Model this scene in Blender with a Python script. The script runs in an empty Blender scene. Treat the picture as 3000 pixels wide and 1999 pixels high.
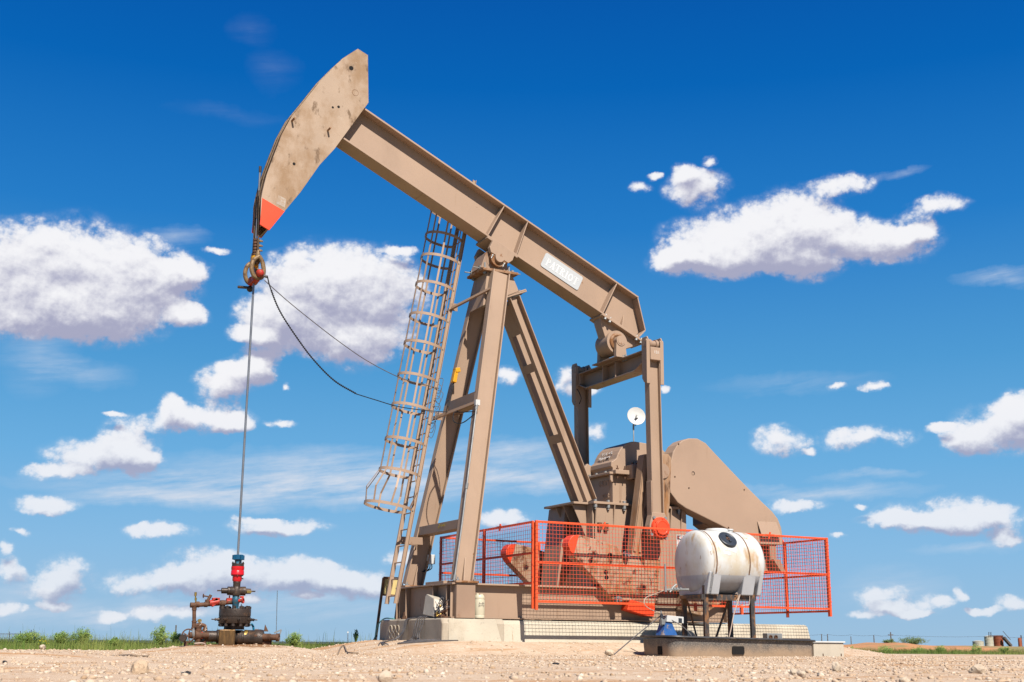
import bpy, bmesh, math, random
import numpy as np
from mathutils import Vector as V, Matrix, noise
random.seed(7); rng = np.random.default_rng(7)
S = bpy.context.scene
COL = S.collection
PI = math.pi

# ------------------------------------------------------------------ camera (surveyed) : pixel <-> real planes
FW = V((0.44843, 0.860368, 0.242235)).normalized()
RT = V((0.885815, -0.463968, 0.008078))
RT = (RT - FW * RT.dot(FW)).normalized()
UP = RT.cross(FW)
CAM = V((-6.4382, -24.0, 0.222))
FPX = 3546.456
def ray(x, y): return FW + RT * ((x - 1500) / FPX) - UP * ((y - 999.5) / FPX)
def PY(x, y, Y):                      # the point of the vertical plane at depth Y seen at photo pixel (x, y)
    d = ray(x, y); return CAM + d * ((Y - CAM.y) / d.y)
def PX(x, y, X):
    d = ray(x, y); return CAM + d * ((X - CAM.x) / d.x)
def PZ(x, y, Z):
    d = ray(x, y); return CAM + d * ((Z - CAM.z) / d.z)
def PD(x, y, D): return CAM + ray(x, y) * D

# ------------------------------------------------------------------ materials
def nd(nt, t, **kw):
    n = nt.nodes.new(t)
    for k, v in kw.items():
        if k.startswith('i_'): n.inputs[int(k[2:])].default_value = v
        else: setattr(n, k, v)
    return n
KA = .76                                                  # photo-matched colours -> real albedos (exposure carries the rest)
def mixc(nt, fac, a, b, mode='MIX'):
    m = nt.nodes.new('ShaderNodeMix'); m.data_type = 'RGBA'; m.blend_type = mode
    for s, val in ((0, fac), (6, a), (7, b)):
        if isinstance(val, bpy.types.NodeSocket): nt.links.new(val, m.inputs[s])
        else: m.inputs[s].default_value = val if s == 0 else (*val, 1)
    return m.outputs[2]
def ramp(nt, val, lo, hi):
    m = nt.nodes.new('ShaderNodeMapRange'); m.interpolation_type = 'SMOOTHSTEP'
    m.inputs[1].default_value = lo; m.inputs[2].default_value = hi
    nt.links.new(val, m.inputs[0]); return m.outputs[0]
def mth(nt, op, a, b=0.0):
    m = nt.nodes.new('ShaderNodeMath'); m.operation = op
    for i, val in enumerate((a, b)):
        if isinstance(val, bpy.types.NodeSocket): nt.links.new(val, m.inputs[i])
        else: m.inputs[i].default_value = val
    return m.outputs[0]
def material(name, base, rough=.5, metal=0.0, var=.12, vscale=1.5, layers=(), bump=0.0, bscale=40, spec=.35):
    """base colour varied by noise; layers: (colour, lo, hi, scale(x,y,z), detail, strength) thresholded noise stains"""
    m = bpy.data.materials.new(name); m.use_nodes = True
    nt = m.node_tree; b = nt.nodes['Principled BSDF']
    tc = nt.nodes.new('ShaderNodeTexCoord').outputs['Object']
    def nz(scale, detail=5, rough_=.6, off=0.0):
        mp = nd(nt, 'ShaderNodeMapping'); nt.links.new(tc, mp.inputs[0])
        mp.inputs['Scale'].default_value = scale if isinstance(scale, tuple) else (scale,) * 3
        mp.inputs['Location'].default_value = (off, off * 1.7, off * .6)
        n = nd(nt, 'ShaderNodeTexNoise'); n.inputs['Scale'].default_value = 1
        n.inputs['Detail'].default_value = detail; n.inputs['Roughness'].default_value = rough_
        nt.links.new(mp.outputs[0], n.inputs[0]); return n.outputs[0]
    base = tuple(c * KA for c in base); layers = [(tuple(x * KA for x in l[0]), *l[1:]) for l in layers]
    dk = tuple(c * (1 - var) for c in base); lt = tuple(min(1, c * (1 + var)) for c in base)
    col = mixc(nt, ramp(nt, nz(vscale, 6), .3, .7), dk, lt)
    k = 3.1
    rg = None
    for (c, lo, hi, sc, det, stg) in layers:
        k += 7.3
        f = mth(nt, 'MULTIPLY', ramp(nt, nz(sc, det, .65, k), lo, hi), stg)
        col = mixc(nt, f, col, c)
        rg = f if rg is None else mth(nt, 'MAXIMUM', rg, f)
    nt.links.new(col, b.inputs['Base Color'])
    if rg is not None:
        mr = nt.nodes.new('ShaderNodeMapRange'); nt.links.new(rg, mr.inputs[0])
        mr.inputs[3].default_value = rough; mr.inputs[4].default_value = min(1, rough + .35)
        nt.links.new(mr.outputs[0], b.inputs['Roughness'])
    else: b.inputs['Roughness'].default_value = rough
    b.inputs['Metallic'].default_value = metal
    b.inputs['Specular IOR Level'].default_value = spec
    if bump:
        bp = nt.nodes.new('ShaderNodeBump'); bp.inputs['Strength'].default_value = bump; bp.inputs['Distance'].default_value = .02
        nt.links.new(nz(bscale, 6), bp.inputs['Height']); nt.links.new(bp.outputs[0], b.inputs['Normal'])
    return m
RUST = (.21, .078, .018); DRUST = (.07, .03, .014); DUST = (.45, .31, .2)
TAN = (.405, .275, .188)
M = {}
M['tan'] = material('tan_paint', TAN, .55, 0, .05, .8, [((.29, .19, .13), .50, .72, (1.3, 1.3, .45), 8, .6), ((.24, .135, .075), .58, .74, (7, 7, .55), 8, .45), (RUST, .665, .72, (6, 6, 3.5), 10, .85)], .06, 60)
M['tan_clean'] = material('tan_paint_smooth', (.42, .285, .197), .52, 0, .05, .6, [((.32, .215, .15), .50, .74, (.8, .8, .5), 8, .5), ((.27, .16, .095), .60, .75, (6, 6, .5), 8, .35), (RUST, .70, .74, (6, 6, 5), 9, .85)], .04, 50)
M['tan_dark'] = material('tan_paint_worn', (.345, .228, .155), .5, 0, .08, 1.2, [(RUST, .60, .70, (3, 3, 2), 8, .7)], .08, 60)  # somewhat darker tan with rust spots
M['weathered'] = material('weathered_tan_paint', (.43, .305, .21), .6, 0, .07, 1.0,
    [((.30, .18, .095), .42, .66, (1.3, 1.3, .9), 9, .8), ((.15, .09, .05), .56, .67, (4.5, 4.5, 2.2), 10, .8), ((.1, .06, .04), .70, .73, (11, 11, 11), 5, .8), ((.52, .4, .3), .62, .7, (3, 3, 3), 6, .5)], .08, 40)
M['weathered_pale'] = material('pale_scraped_paint', (.42, .34, .27), .6, 0, .1, 4, [((.4, .28, .19), .45, .6, (14, 14, 14), 6, .9)])
M['weathered_edge'] = material('weathered_tan_edge', (.36, .22, .14), .7, 0, .15, 3, [(RUST, .45, .6, (6, 6, 6), 9, .8)], .15, 60)
M['cw'] = material('rusty_tan_counterweight', (.44, .30, .20), .55, 0, .08, 2,
    [((.34, .15, .05), .45, .63, (2.6, 2.6, 1.8), 9, .75), (DRUST, .56, .62, (5.0, 5.0, 3.2), 10, .9), (RUST, .53, .6, (3.4, 3.4, 2.6), 10, .6), ((.6, .48, .36), .66, .72, (3, 3, 3), 8, .6)], .15, 40)
M['crank'] = material('rust_streaked_crank', (.38, .235, .14), .6, 0, .1, 2,
    [((.30, .13, .04), .48, .64, (4, 4, .8), 9, .8), (DRUST, .56, .66, (6, 6, 1.2), 9, .85)], .15, 40)
M['rust_tan'] = material('rust_bled_tan', (.36, .21, .12), .65, 0, .12, 4, [(RUST, .42, .6, (6, 6, 6), 9, .85), (DRUST, .6, .7, (9, 9, 9), 9, .7)], .15, 60)
M['orange'] = material('safety_orange_paint', (.86, .075, .022), .42, 0, .06, 2, [((.5, .05, .02), .62, .72, (4, 4, 4), 8, .6), (DRUST, .72, .75, (8, 8, 8), 8, .7)], .05, 50)
M['fence'] = material('red_orange_fence_paint', (.84, .105, .03), .4, 0, .08, 3, [((.5, .05, .02), .6, .75, (6, 6, 6), 6, .5)])
M['fence_wire'] = material('red_fence_wire', (.80, .10, .05), .45)
M['iron'] = material('oily_brown_iron', (.062, .044, .034), .42, .35, .25, 5,
    [((.15, .075, .035), .54, .68, (7, 7, 5), 9, .7), ((.03, .022, .018), .52, .62, (5, 5, 5), 8, .8), ((.26, .17, .1), .64, .7, (9, 9, 9), 8, .5)], .25, 60)
M['rust_pipe'] = material('rusty_brown_pipe', (.13, .062, .033), .7, .1, .25, 6, [(DRUST, .5, .66, (8, 8, 8), 9, .8), ((.3, .16, .08), .62, .7, (9, 9, 9), 8, .6)], .3, 70)
M['block'] = material('ochre_stained_steel', (.15, .085, .035), .4, .5, .2, 3, [((.24, .13, .04), .45, .65, (14, 14, 2), 8, .6), (DRUST, .55, .68, (5, 5, 5), 9, .8)], .12, 60)
M['bluepipe'] = material('worn_blue_paint', (.03, .115, .17), .4, .2, .2, 5, [((.09, .06, .035), .5, .6, (9, 9, 9), 9, .85)], .15, 60)
M['blue'] = material('blue_union_paint', (.012, .10, .20), .35, .2, .15, 5, [((.05, .04, .03), .58, .68, (12, 12, 12), 9, .8)], .1, 60)
M['red'] = material('bright_red_paint', (.62, .013, .02), .3, 0, .1, 4, [((.2, .02, .02), .62, .72, (9, 9, 9), 8, .6)], .05, 50)
M['red_worn'] = material('worn_red_paint', (.45, .035, .02), .45, 0, .2, 6, [(DRUST, .5, .62, (14, 14, 14), 9, .8)], .1, 60)
M['steel'] = material('polished_steel', (.25, .255, .27), .35, .5, .15, 4)
M['galv'] = material('galvanized_steel', (.30, .30, .29), .5, .4, .12, 8)
M['worn_iron'] = material('worn_grey_brown_iron', (.24, .15, .07), .55, .2, .2, 6, [((.1, .05, .03), .5, .65, (9, 9, 9), 8, .8), ((.3, .27, .22), .6, .7, (7, 7, 7), 6, .6)], .15, 50)
M['brass'] = material('brass', (.5, .33, .09), .35, .8, .15, 9)
M['yellow'] = material('yellow_paint', (.72, .34, .012), .45, 0, .1, 6, [((.12, .07, .02), .6, .66, (22, 22, 22), 6, .8)])
M['black'] = material('black_rubber', (.016, .016, .017), .55, 0, .2, 5)
M['hole_shade'] = material('black_hole_shade', (.008, .006, .005), .9)  # for uncut discs and patches: the shade inside a hole as black colour
M['wire_rope'] = material('brown_wire_rope', (.13, .085, .05), .5, .4, .3, 20)
M['concrete'] = material('pale_concrete', (.57, .50, .385), .88, 0, .08, 1.2,  # the concrete's own pale colour with stains
    [((.44, .36, .26), .48, .70, (1.6, 1.6, .8), 9, .7), ((.30, .19, .09), .62, .72, (5, 5, .7), 9, .7), ((.36, .31, .25), .6, .66, (14, 14, 14), 8, .6), ((.7, .63, .5), .6, .75, (2.5, 2.5, 2.5), 7, .5)], .25, 35)
M['concrete_end'] = material('shaded_stained_concrete', (.46, .385, .29), .9, 0, .1, 1.5,  # darker copy: shade of the block's end face put into the colour, plus stains
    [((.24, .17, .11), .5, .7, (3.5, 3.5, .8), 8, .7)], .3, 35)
M['poly'] = material('stained_white_plastic', (.62, .615, .59), .4, 0, .03, 1.5,
    [((.55, .45, .29), .50, .70, (1.6, 1.6, 1.2), 6, .65), ((.42, .24, .08), .50, .68, (3.6, 3.6, 1.0), 9, .8), ((.22, .11, .04), .62, .70, (7, 7, 2.4), 8, .85)], .03, 20)
M['foot'] = material('whitish_plastic_foot', (.46, .47, .485), .45, 0, .05, 3, [((.45, .3, .13), .62, .74, (5, 5, 1.5), 8, .8)])
M['strap'] = material('rusted_strap', (.20, .11, .06), .6, .2, .2, 8)
M['lid'] = material('blue_grey_plastic', (.035, .042, .055), .4, 0, .15, 6)
M['stand'] = material('black_rusting_steel', (.055, .05, .048), .5, .1, .2, 5, [((.27, .125, .05), .46, .6, (7, 7, 3.2), 9, .9), ((.15, .14, .135), .56, .66, (5, 5, 5), 9, .7)], .15, 50)
M['white'] = material('white_paint', (.62, .61, .58), .4, 0, .05, 4, [((.5, .44, .36), .6, .75, (6, 6, 6), 8, .5)])
M['offwhite'] = material('beige_plastic', (.52, .455, .36), .45, 0, .06, 4, [((.4, .3, .2), .58, .72, (7, 7, 7), 8, .6)])
M['jug'] = material('cream_jug_plastic', (.6, .54, .39), .4, 0, .05, 4, [((.58, .42, .18), .58, .74, (5, 5, 2), 6, .6)])
M['plate'] = material('white_nameplate', (.52, .535, .54), .5, 0, .03, 3)
M['plate_text'] = material('raised_white_lettering', (.66, .66, .655), .45)
M['tray_lip'] = material('black_plastic_rim', (.045, .045, .048), .5, 0, .2, 6, [(DUST, .55, .75, (4, 4, 4), 8, .4)])
M['blueplate'] = material('scuffed_blue_plate', (.03, .115, .34), .5, 0, .2, 4, [((.38, .27, .17), .54, .64, (8, 8, 8), 9, .75)])
M['wood'] = material('faded_yellow_board', (.66, .50, .2), .7, 0, .1, 5, [((.35, .22, .08), .6, .75, (7, 7, 2), 8, .6)])
M['bluehose'] = material('blue_hose', (.012, .16, .26), .4)
M['greenhose'] = material('pale_green_hose', (.14, .38, .31), .4)
M['cable_tan'] = material('dusty_cable', (.30, .21, .135), .7, 0, .2, 8)
M['cable_grey'] = material('grey_cable', (.11, .1, .1), .6, 0, .25, 9)
M['rope'] = material('frayed_rope', (.55, .42, .33), .8)
M['tank_rust'] = material('rusted_storage_tank', (.30, .075, .03), .7, 0, .2, .5, [((.45, .25, .13), .55, .7, (.3, .3, .2), 8, .6)])
M['tank_pale'] = material('pale_storage_tank', (.52, .47, .36), .7, 0, .1, .5, [((.3, .16, .08), .56, .7, (.5, .5, .15), 8, .7)])
M['far_steel'] = material('dark_weathered_steel', (.09, .07, .06), .7)
M['far_wood'] = material('grey_pole_wood', (.16, .125, .1), .85)
M['stone'] = material('pale_limestone', (.56, .45, .33), .9, 0, .18, 6, [((.45, .31, .19), .5, .7, (9, 9, 9), 6, .6)], .4, 30)
M['dust_stone'] = material('dusty_tan_stone', (.53, .385, .255), .95, 0, .12, 8, [((.42, .28, .17), .5, .7, (14, 14, 14), 6, .6)], .5, 40)
M['print_black'] = material('sign_black_print', (.02, .02, .022), .6)
M['marker'] = material('faded_marker_ink', (.2, .17, .15), .7)
M['yellow_chalk'] = material('yellow_paint_marker', (.5, .38, .05), .7)
M['chalk'] = material('white_paint_marker', (.7, .62, .55), .7)

def ground_material():
    m = bpy.data.materials.new('caliche_ground'); m.use_nodes = True
    nt = m.node_tree; b = nt.nodes['Principled BSDF']
    tc = nt.nodes.new('ShaderNodeTexCoord').outputs['Object']
    def nz(sc, det=6, ro=.6, off=0.):
        mp = nd(nt, 'ShaderNodeMapping'); nt.links.new(tc, mp.inputs[0])
        mp.inputs['Scale'].default_value = sc; mp.inputs['Location'].default_value = (off, off, off)
        n = nd(nt, 'ShaderNodeTexNoise', i_2=1.0); n.inputs['Detail'].default_value = det; n.inputs['Roughness'].default_value = ro
        nt.links.new(mp.outputs[0], n.inputs[0]); return n.outputs[0]
    vo = nd(nt, 'ShaderNodeTexVoronoi'); vo.inputs['Scale'].default_value = 34
    nt.links.new(tc, vo.inputs[0])
    col = mixc(nt, ramp(nt, nz((1.1, .5, 1)), .35, .68), (.50, .345, .225), (.575, .43, .30))
    col = mixc(nt, mth(nt, 'MULTIPLY', ramp(nt, nz((5, 5, 5), 8, .7, 4), .5, .66), .7), col, (.63, .50, .375))
    col = mixc(nt, mth(nt, 'MULTIPLY', ramp(nt, nz((22, 22, 22), 5, .7, 9), .55, .66), .4), col, (.40, .26, .155))
    sp = nd(nt, 'ShaderNodeSeparateColor'); nt.links.new(vo.outputs['Color'], sp.inputs[0])
    col = mixc(nt, mth(nt, 'MULTIPLY', ramp(nt, sp.outputs[0], .55, .95), .5), col, (.66, .545, .42))
    col = mixc(nt, mth(nt, 'MULTIPLY', ramp(nt, nz((.22, 1.1, 1), 8, .65, 13), .53, .63), .75), col, (.42, .20, .065))
    # oily rust patch round the wellhead
    ds = nd(nt, 'ShaderNodeVectorMath', operation='DISTANCE'); nt.links.new(tc, ds.inputs[0]); ds.inputs[1].default_value = (.05, -.3, .1)
    dn = mth(nt, 'ADD', ds.outputs['Value'], mth(nt, 'MULTIPLY', nz((3, 3, 3), 6, .6, 2), 1.2))
    mr = nt.nodes.new('ShaderNodeMapRange'); mr.interpolation_type = 'SMOOTHSTEP'
    mr.inputs[1].default_value = 1.75; mr.inputs[2].default_value = 1.25; nt.links.new(dn, mr.inputs[0])
    col = mixc(nt, mth(nt, 'MULTIPLY', mr.outputs[0], .85), col, (.22, .085, .018))
    sx = nd(nt, 'ShaderNodeSeparateXYZ'); nt.links.new(tc, sx.inputs[0]); wob = mth(nt, 'MULTIPLY', mth(nt, 'SUBTRACT', nz((.35, .35, 1), 5, .6, 21), .5), 5)
    e1 = ramp(nt, mth(nt, 'ADD', sx.outputs[1], mth(nt, 'MULTIPLY', wob, .35)), 4.0, 5.4)
    e2 = ramp(nt, mth(nt, 'ADD', mth(nt, 'ABSOLUTE', mth(nt, 'ADD', sx.outputs[0], -4)), wob), 27, 30); e3 = ramp(nt, mth(nt, 'ADD', mth(nt, 'MULTIPLY', sx.outputs[1], -1), wob), 32, 36)
    soil = mixc(nt, ramp(nt, nz((.4, .4, 1), 8, .7, 17), .4, .6), (.10, .13, .045), (.21, .19, .08))
    col = mixc(nt, mth(nt, 'MAXIMUM', e1, mth(nt, 'MAXIMUM', e2, e3)), col, soil)
    col = mixc(nt, 1.0, col, (KA * 1.05, KA * 1.05, KA * 1.05), 'MULTIPLY')
    nt.links.new(col, b.inputs['Base Color']); b.inputs['Roughness'].default_value = .95
    b.inputs['Specular IOR Level'].default_value = .15
    h = mth(nt, 'ADD', mth(nt, 'MULTIPLY', nz((9, 9, 9), 8, .7, 3), .9), mth(nt, 'MULTIPLY', vo.outputs['Distance'], -.5))
    bp = nd(nt, 'ShaderNodeBump'); bp.inputs['Strength'].default_value = .6; bp.inputs['Distance'].default_value = .02
    nt.links.new(h, bp.inputs['Height']); nt.links.new(bp.outputs[0], b.inputs['Normal'])
    return m
def tray_material():                       # dark plastic with pale speckle, dusted up from the ground
    m = material('speckled_black_plastic', (.105, .098, .092), .65, 0, .2, 3, [((.36, .31, .26), .52, .6, (45, 45, 45), 3, .7)], .1, 60)
    nt = m.node_tree; b = nt.nodes['Principled BSDF']; src = b.inputs['Base Color'].links[0].from_socket
    g = nt.nodes.new('ShaderNodeNewGeometry'); sx = nd(nt, 'ShaderNodeSeparateXYZ'); nt.links.new(g.outputs['Position'], sx.inputs[0])
    n = nd(nt, 'ShaderNodeTexNoise', i_2=5.0); n.inputs['Detail'].default_value = 8
    nt.links.new(g.outputs['Position'], n.inputs[0])
    f = mth(nt, 'ADD', sx.outputs[2], mth(nt, 'MULTIPLY', mth(nt, 'SUBTRACT', n.outputs[0], .5), .28))
    mr = nt.nodes.new('ShaderNodeMapRange'); mr.interpolation_type = 'SMOOTHSTEP'; mr.inputs[1].default_value = .30; mr.inputs[2].default_value = .0
    nt.links.new(f, mr.inputs[0])
    nt.links.new(mixc(nt, mth(nt, 'MULTIPLY', mr.outputs[0], .85), src, (.34, .235, .15)), b.inputs['Base Color'])
    return m
def leaf_material(name, a, c, sc=.5):
    m = bpy.data.materials.new(name); m.use_nodes = True
    nt = m.node_tree; b = nt.nodes['Principled BSDF']
    tc = nt.nodes.new('ShaderNodeTexCoord').outputs['Object']
    n = nd(nt, 'ShaderNodeTexNoise', i_2=sc); n.inputs['Detail'].default_value = 4; nt.links.new(tc, n.inputs[0])
    w = nd(nt, 'ShaderNodeTexWhiteNoise'); g = nt.nodes.new('ShaderNodeNewGeometry'); nt.links.new(g.outputs['Random Per Island'], w.inputs[0])
    w.noise_dimensions = '1D'; nt.links.new(g.outputs['Random Per Island'], w.inputs['W'])
    f = mth(nt, 'ADD', mth(nt, 'MULTIPLY', ramp(nt, n.outputs[0], .35, .65), .6), mth(nt, 'MULTIPLY', w.outputs['Value'], .5))
    nt.links.new(mixc(nt, f, a, c), b.inputs['Base Color']); b.inputs['Roughness'].default_value = .6
    b.inputs['Specular IOR Level'].default_value = .25
    t = nt.nodes.new('ShaderNodeBsdfTranslucent'); nt.links.new(mixc(nt, f, a, c), t.inputs[0])
    mx = nt.nodes.new('ShaderNodeMixShader'); mx.inputs[0].default_value = .3
    nt.links.new(b.outputs[0], mx.inputs[1]); nt.links.new(t.outputs[0], mx.inputs[2])
    nt.links.new(mx.outputs[0], nt.nodes['Material Output'].inputs[0]); return m
def tank_level(m):                         # the liquid inside shows through the translucent wall up to its level
    nt = m.node_tree; b = nt.nodes['Principled BSDF']; src = b.inputs['Base Color'].links[0].from_socket
    g = nt.nodes.new('ShaderNodeNewGeometry'); sx = nd(nt, 'ShaderNodeSeparateXYZ'); nt.links.new(g.outputs['Position'], sx.inputs[0])
    mr = nt.nodes.new('ShaderNodeMapRange'); mr.inputs[1].default_value = LIQ + .01; mr.inputs[2].default_value = LIQ - .01; nt.links.new(sx.outputs[2], mr.inputs[0])
    nt.links.new(mixc(nt, mth(nt, 'MULTIPLY', mr.outputs[0], .72), src, (.25, .275, .32), 'MIX'), b.inputs['Base Color'])
LIQ = PY(2110, 1684, -4.18).z
tank_level(M['poly'])
M['ground'] = ground_material(); M['tray'] = tray_material()
M['grass'] = leaf_material('wild_grass', (.10, .19, .03), (.33, .34, .10), .3)
M['weed'] = leaf_material('weed_leaves', (.11, .23, .045), (.33, .38, .10), 2)
M['mesquite'] = leaf_material('mesquite_leaves', (.06, .115, .035), (.17, .21, .07), 1)
M['flower'] = leaf_material('yellow_flowers', (.5, .42, .02), (.62, .55, .03), 2)
M['berm'] = material('red_dirt', (.50, .235, .10), .95, 0, .15, .2, [((.24, .22, .09), .46, .6, (.35, .35, .5), 9, .85)], .3, 2)
M['treeline'] = material('distant_scrub', (.035, .05, .06), .95, 0, .2, .02)

# ------------------------------------------------------------------ mesh builder
class MB:
    def __init__(s): s.v = []; s.f = []; s.sm = []
    def add(s, vs, fs, smooth=False):
        o = len(s.v); s.v += [tuple(p) for p in vs]; s.f += [tuple(i + o for i in f) for f in fs]; s.sm += [smooth] * len(fs); return s
    def prism(s, poly, ax, ay, az, o=(0, 0, 0), d0=0, d1=1):       # polygon in (ax, ay) about o, from d0 to d1 along az
        ax, ay, az, o = V(ax), V(ay), V(az), V(o); n = len(poly)
        a = [o + ax * p[0] + ay * p[1] + az * d0 for p in poly]; b = [p + az * (d1 - d0) for p in a]
        fs = [tuple(range(n)), tuple(range(2 * n - 1, n - 1, -1))] + [(i, i + n, (i + 1) % n + n, (i + 1) % n) for i in range(n)]
        return s.add(a + b, fs)
    def xz(s, poly, y0, y1): return s.prism(poly, (1, 0, 0), (0, 0, 1), (0, 1, 0), (0, 0, 0), y0, y1)
    def pix(s, pts, Y, y0=None, y1=None):                          # outline read off the photo on its real plane Y, then given its thickness
        return s.xz([(p.x, p.z) for p in (PY(x, y, Y) for x, y in pts)], Y if y0 is None else y0, y1)
    def box(s, a, b):
        x0, y0, z0 = (min(a[i], b[i]) for i in range(3)); x1, y1, z1 = (max(a[i], b[i]) for i in range(3))
        return s.xz([(x0, z0), (x1, z0), (x1, z1), (x0, z1)], y0, y1)
    def bar(s, p, q, w, h, side=(0, 1, 0)):                        # rectangular bar p->q, w along side, h across
        p, q = V(p), V(q); d = (q - p); L = d.length; d /= L
        sd = V(side); sd = (sd - d * sd.dot(d)).normalized(); t = d.cross(sd)
        return s.prism([(-w / 2, -h / 2), (w / 2, -h / 2), (w / 2, h / 2), (-w / 2, h / 2)], sd, t, d, p, 0, L)
    def tube(s, pts, r, n=8, cap=True):
        pts = [V(p) for p in pts]; vs = []; fs = []; N = len(pts); prev = None
        for i, p in enumerate(pts):
            t = (pts[min(i + 1, N - 1)] - pts[max(i - 1, 0)]).normalized()
            if prev is None:
                a = V((0, 0, 1)) if abs(t.z) < .9 else V((1, 0, 0)); u = t.cross(a).normalized()
            else: u = (prev - t * prev.dot(t)).normalized()
            prev = u; w = t.cross(u); rr = r[i] if isinstance(r, (list, tuple)) else r
            vs += [p + (u * math.cos(2 * PI * k / n) + w * math.sin(2 * PI * k / n)) * rr for k in range(n)]
        for i in range(N - 1):
            fs += [(i * n + k, i * n + (k + 1) % n, (i + 1) * n + (k + 1) % n, (i + 1) * n + k) for k in range(n)]
        s.add(vs, fs, n > 5)
        if cap: s.add(vs[:n], [tuple(range(n - 1, -1, -1))]); s.add(vs[-n:], [tuple(range(n))])
        return s
    def lathe(s, prof, o, ax=(0, 0, 1), n=28):                     # profile of (radius, distance along ax)
        o, ax = V(o), V(ax).normalized(); u = ax.orthogonal().normalized(); w = ax.cross(u); vs = []; fs = []
        for r, h in prof: vs += [o + ax * h + (u * math.cos(2 * PI * k / n) + w * math.sin(2 * PI * k / n)) * max(r, 1e-4) for k in range(n)]
        for i in range(len(prof) - 1):
            fs += [(i * n + k, i * n + (k + 1) % n, (i + 1) * n + (k + 1) % n, (i + 1) * n + k) for k in range(n)]
        s.add(vs, fs, True)
        s.add(vs[:n], [tuple(range(n - 1, -1, -1))]); s.add(vs[-n:], [tuple(range(n))]); return s
    def cyl(s, o, ax, r, h0, h1, n=20): return s.lathe([(r, h0), (r, h1)], o, ax, n)
    def torus(s, c, nrm, R, r, n=28, m=8, a0=0, a1=2 * PI, u=None):
        c, nrm = V(c), V(nrm).normalized(); u = V(u) if u else nrm.orthogonal(); u = (u - nrm * u.dot(nrm)).normalized(); w = nrm.cross(u)
        closed = abs(a1 - a0 - 2 * PI) < 1e-6; k = n if closed else n + 1
        pts = [c + (u * math.cos(a0 + (a1 - a0) * i / n) + w * math.sin(a0 + (a1 - a0) * i / n)) * R for i in range(k)]
        return s.tube(pts + ([pts[0], ] if closed else []), r, m, not closed)
    def sphere(s, c, r, n=12, sc=(1, 1, 1)):
        prof = [(math.sin(PI * i / n), -math.cos(PI * i / n)) for i in range(n + 1)]
        c = V(c); vs = []; fs = []; k = n * 2
        for a, h in prof: vs += [c + V((a * math.cos(2 * PI * j / k) * sc[0], a * math.sin(2 * PI * j / k) * sc[1], h * sc[2])) * r for j in range(k)]
        for i in range(n): fs += [(i * k + j, i * k + (j + 1) % k, (i + 1) * k + (j + 1) % k, (i + 1) * k + j) for j in range(k)]
        return s.add(vs, fs, True)
    def hex(s, o, ax, r, h): return s.lathe([(r, 0), (r, h)], o, ax, 6)
    def hbeam(s, p, q, wdir, w, d, tf=.025, tw=.02, ddir=(0, 1, 0), web=0.0):
        """rolled section p->q: flanges at +-w/2 along wdir, d deep along ddir, web plate at offset web"""
        p, q = V(p), V(q); ax = (q - p).normalized(); wd = V(wdir); wd = (wd - ax * wd.dot(ax)).normalized()
        dd = ax.cross(wd); dd = dd if dd.dot(V(ddir)) > 0 else -dd
        L = (q - p).length
        for sg in (-1, 1):
            a = sg * w / 2; b = a - sg * tf
            s.prism([(a, -d / 2), (b, -d / 2), (b, d / 2), (a, d / 2)], wd, dd, ax, p, 0, L)
        a = w / 2 - tf - .0005
        s.prism([(-a, web - tw / 2), (a, web - tw / 2), (a, web + tw / 2), (-a, web + tw / 2)], wd, dd, ax, p, 0, L); return s
    def build(s, name, mat, parent=None, bevel=0.0, sharp=35, recalc=True):
        me = bpy.data.meshes.new(name); off = root_of(parent) if parent else V((0, 0, 0))
        me.from_pydata([(x - off.x, y - off.y, z - off.z) for x, y, z in s.v], [], s.f)
        if recalc:
            bm = bmesh.new(); bm.from_mesh(me); bmesh.ops.recalc_face_normals(bm, faces=bm.faces); bm.to_mesh(me); bm.free()
        me.polygons.foreach_set('use_smooth', s.sm)
        if any(s.sm): me.set_sharp_from_angle(angle=math.radians(sharp))
        me.materials.append(M[mat] if isinstance(mat, str) else mat)
        o = bpy.data.objects.new(name, me); COL.objects.link(o)
        if parent: o.parent = parent
        if bevel:
            b = o.modifiers.new('bevel', 'BEVEL'); b.width = bevel; b.segments = 2; b.limit_method = 'ANGLE'; b.angle_limit = math.radians(50)
        return o
def root_of(o):
    p = V((0, 0, 0))
    while o: p += V(o.location); o = o.parent
    return p
def tag(o, label=None, cat=None, group=None, kind=None):
    if label: o['label'] = label
    if cat: o['category'] = cat
    if group: o['group'] = group
    if kind: o['kind'] = kind
    return o
def thing(name, loc, label, cat, group=None):
    o = bpy.data.objects.new(name, None); COL.objects.link(o); o.location = loc; o.empty_display_size = .2
    return tag(o, label, cat, group)
def part(name, mat, parent, bevel=0.0, label=None, sharp=35, **k):
    class _C(MB):
        cuts = None
        def nxt(s): s.cuts = (s.cuts or []) + [(len(s.v), len(s.f))]; return s       # start the next piece: it becomes a part of its own
        def done(s):
            if not s.cuts: return tag(MB.build(s, name, mat, parent, bevel, sharp), label)
            ends = [c for c in s.cuts if c[1] > 0] + [(len(s.v), len(s.f))]; a = (0, 0); o = None
            for e in ends:
                if e[1] == a[1]: continue
                m = MB(); m.v = s.v[a[0]:e[0]]; m.f = [tuple(i - a[0] for i in f) for f in s.f[a[1]:e[1]]]; m.sm = s.sm[a[1]:e[1]]; a = e
                o = tag(m.build(name, mat, parent, bevel, sharp), label)
            return o
    return _C()
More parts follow.
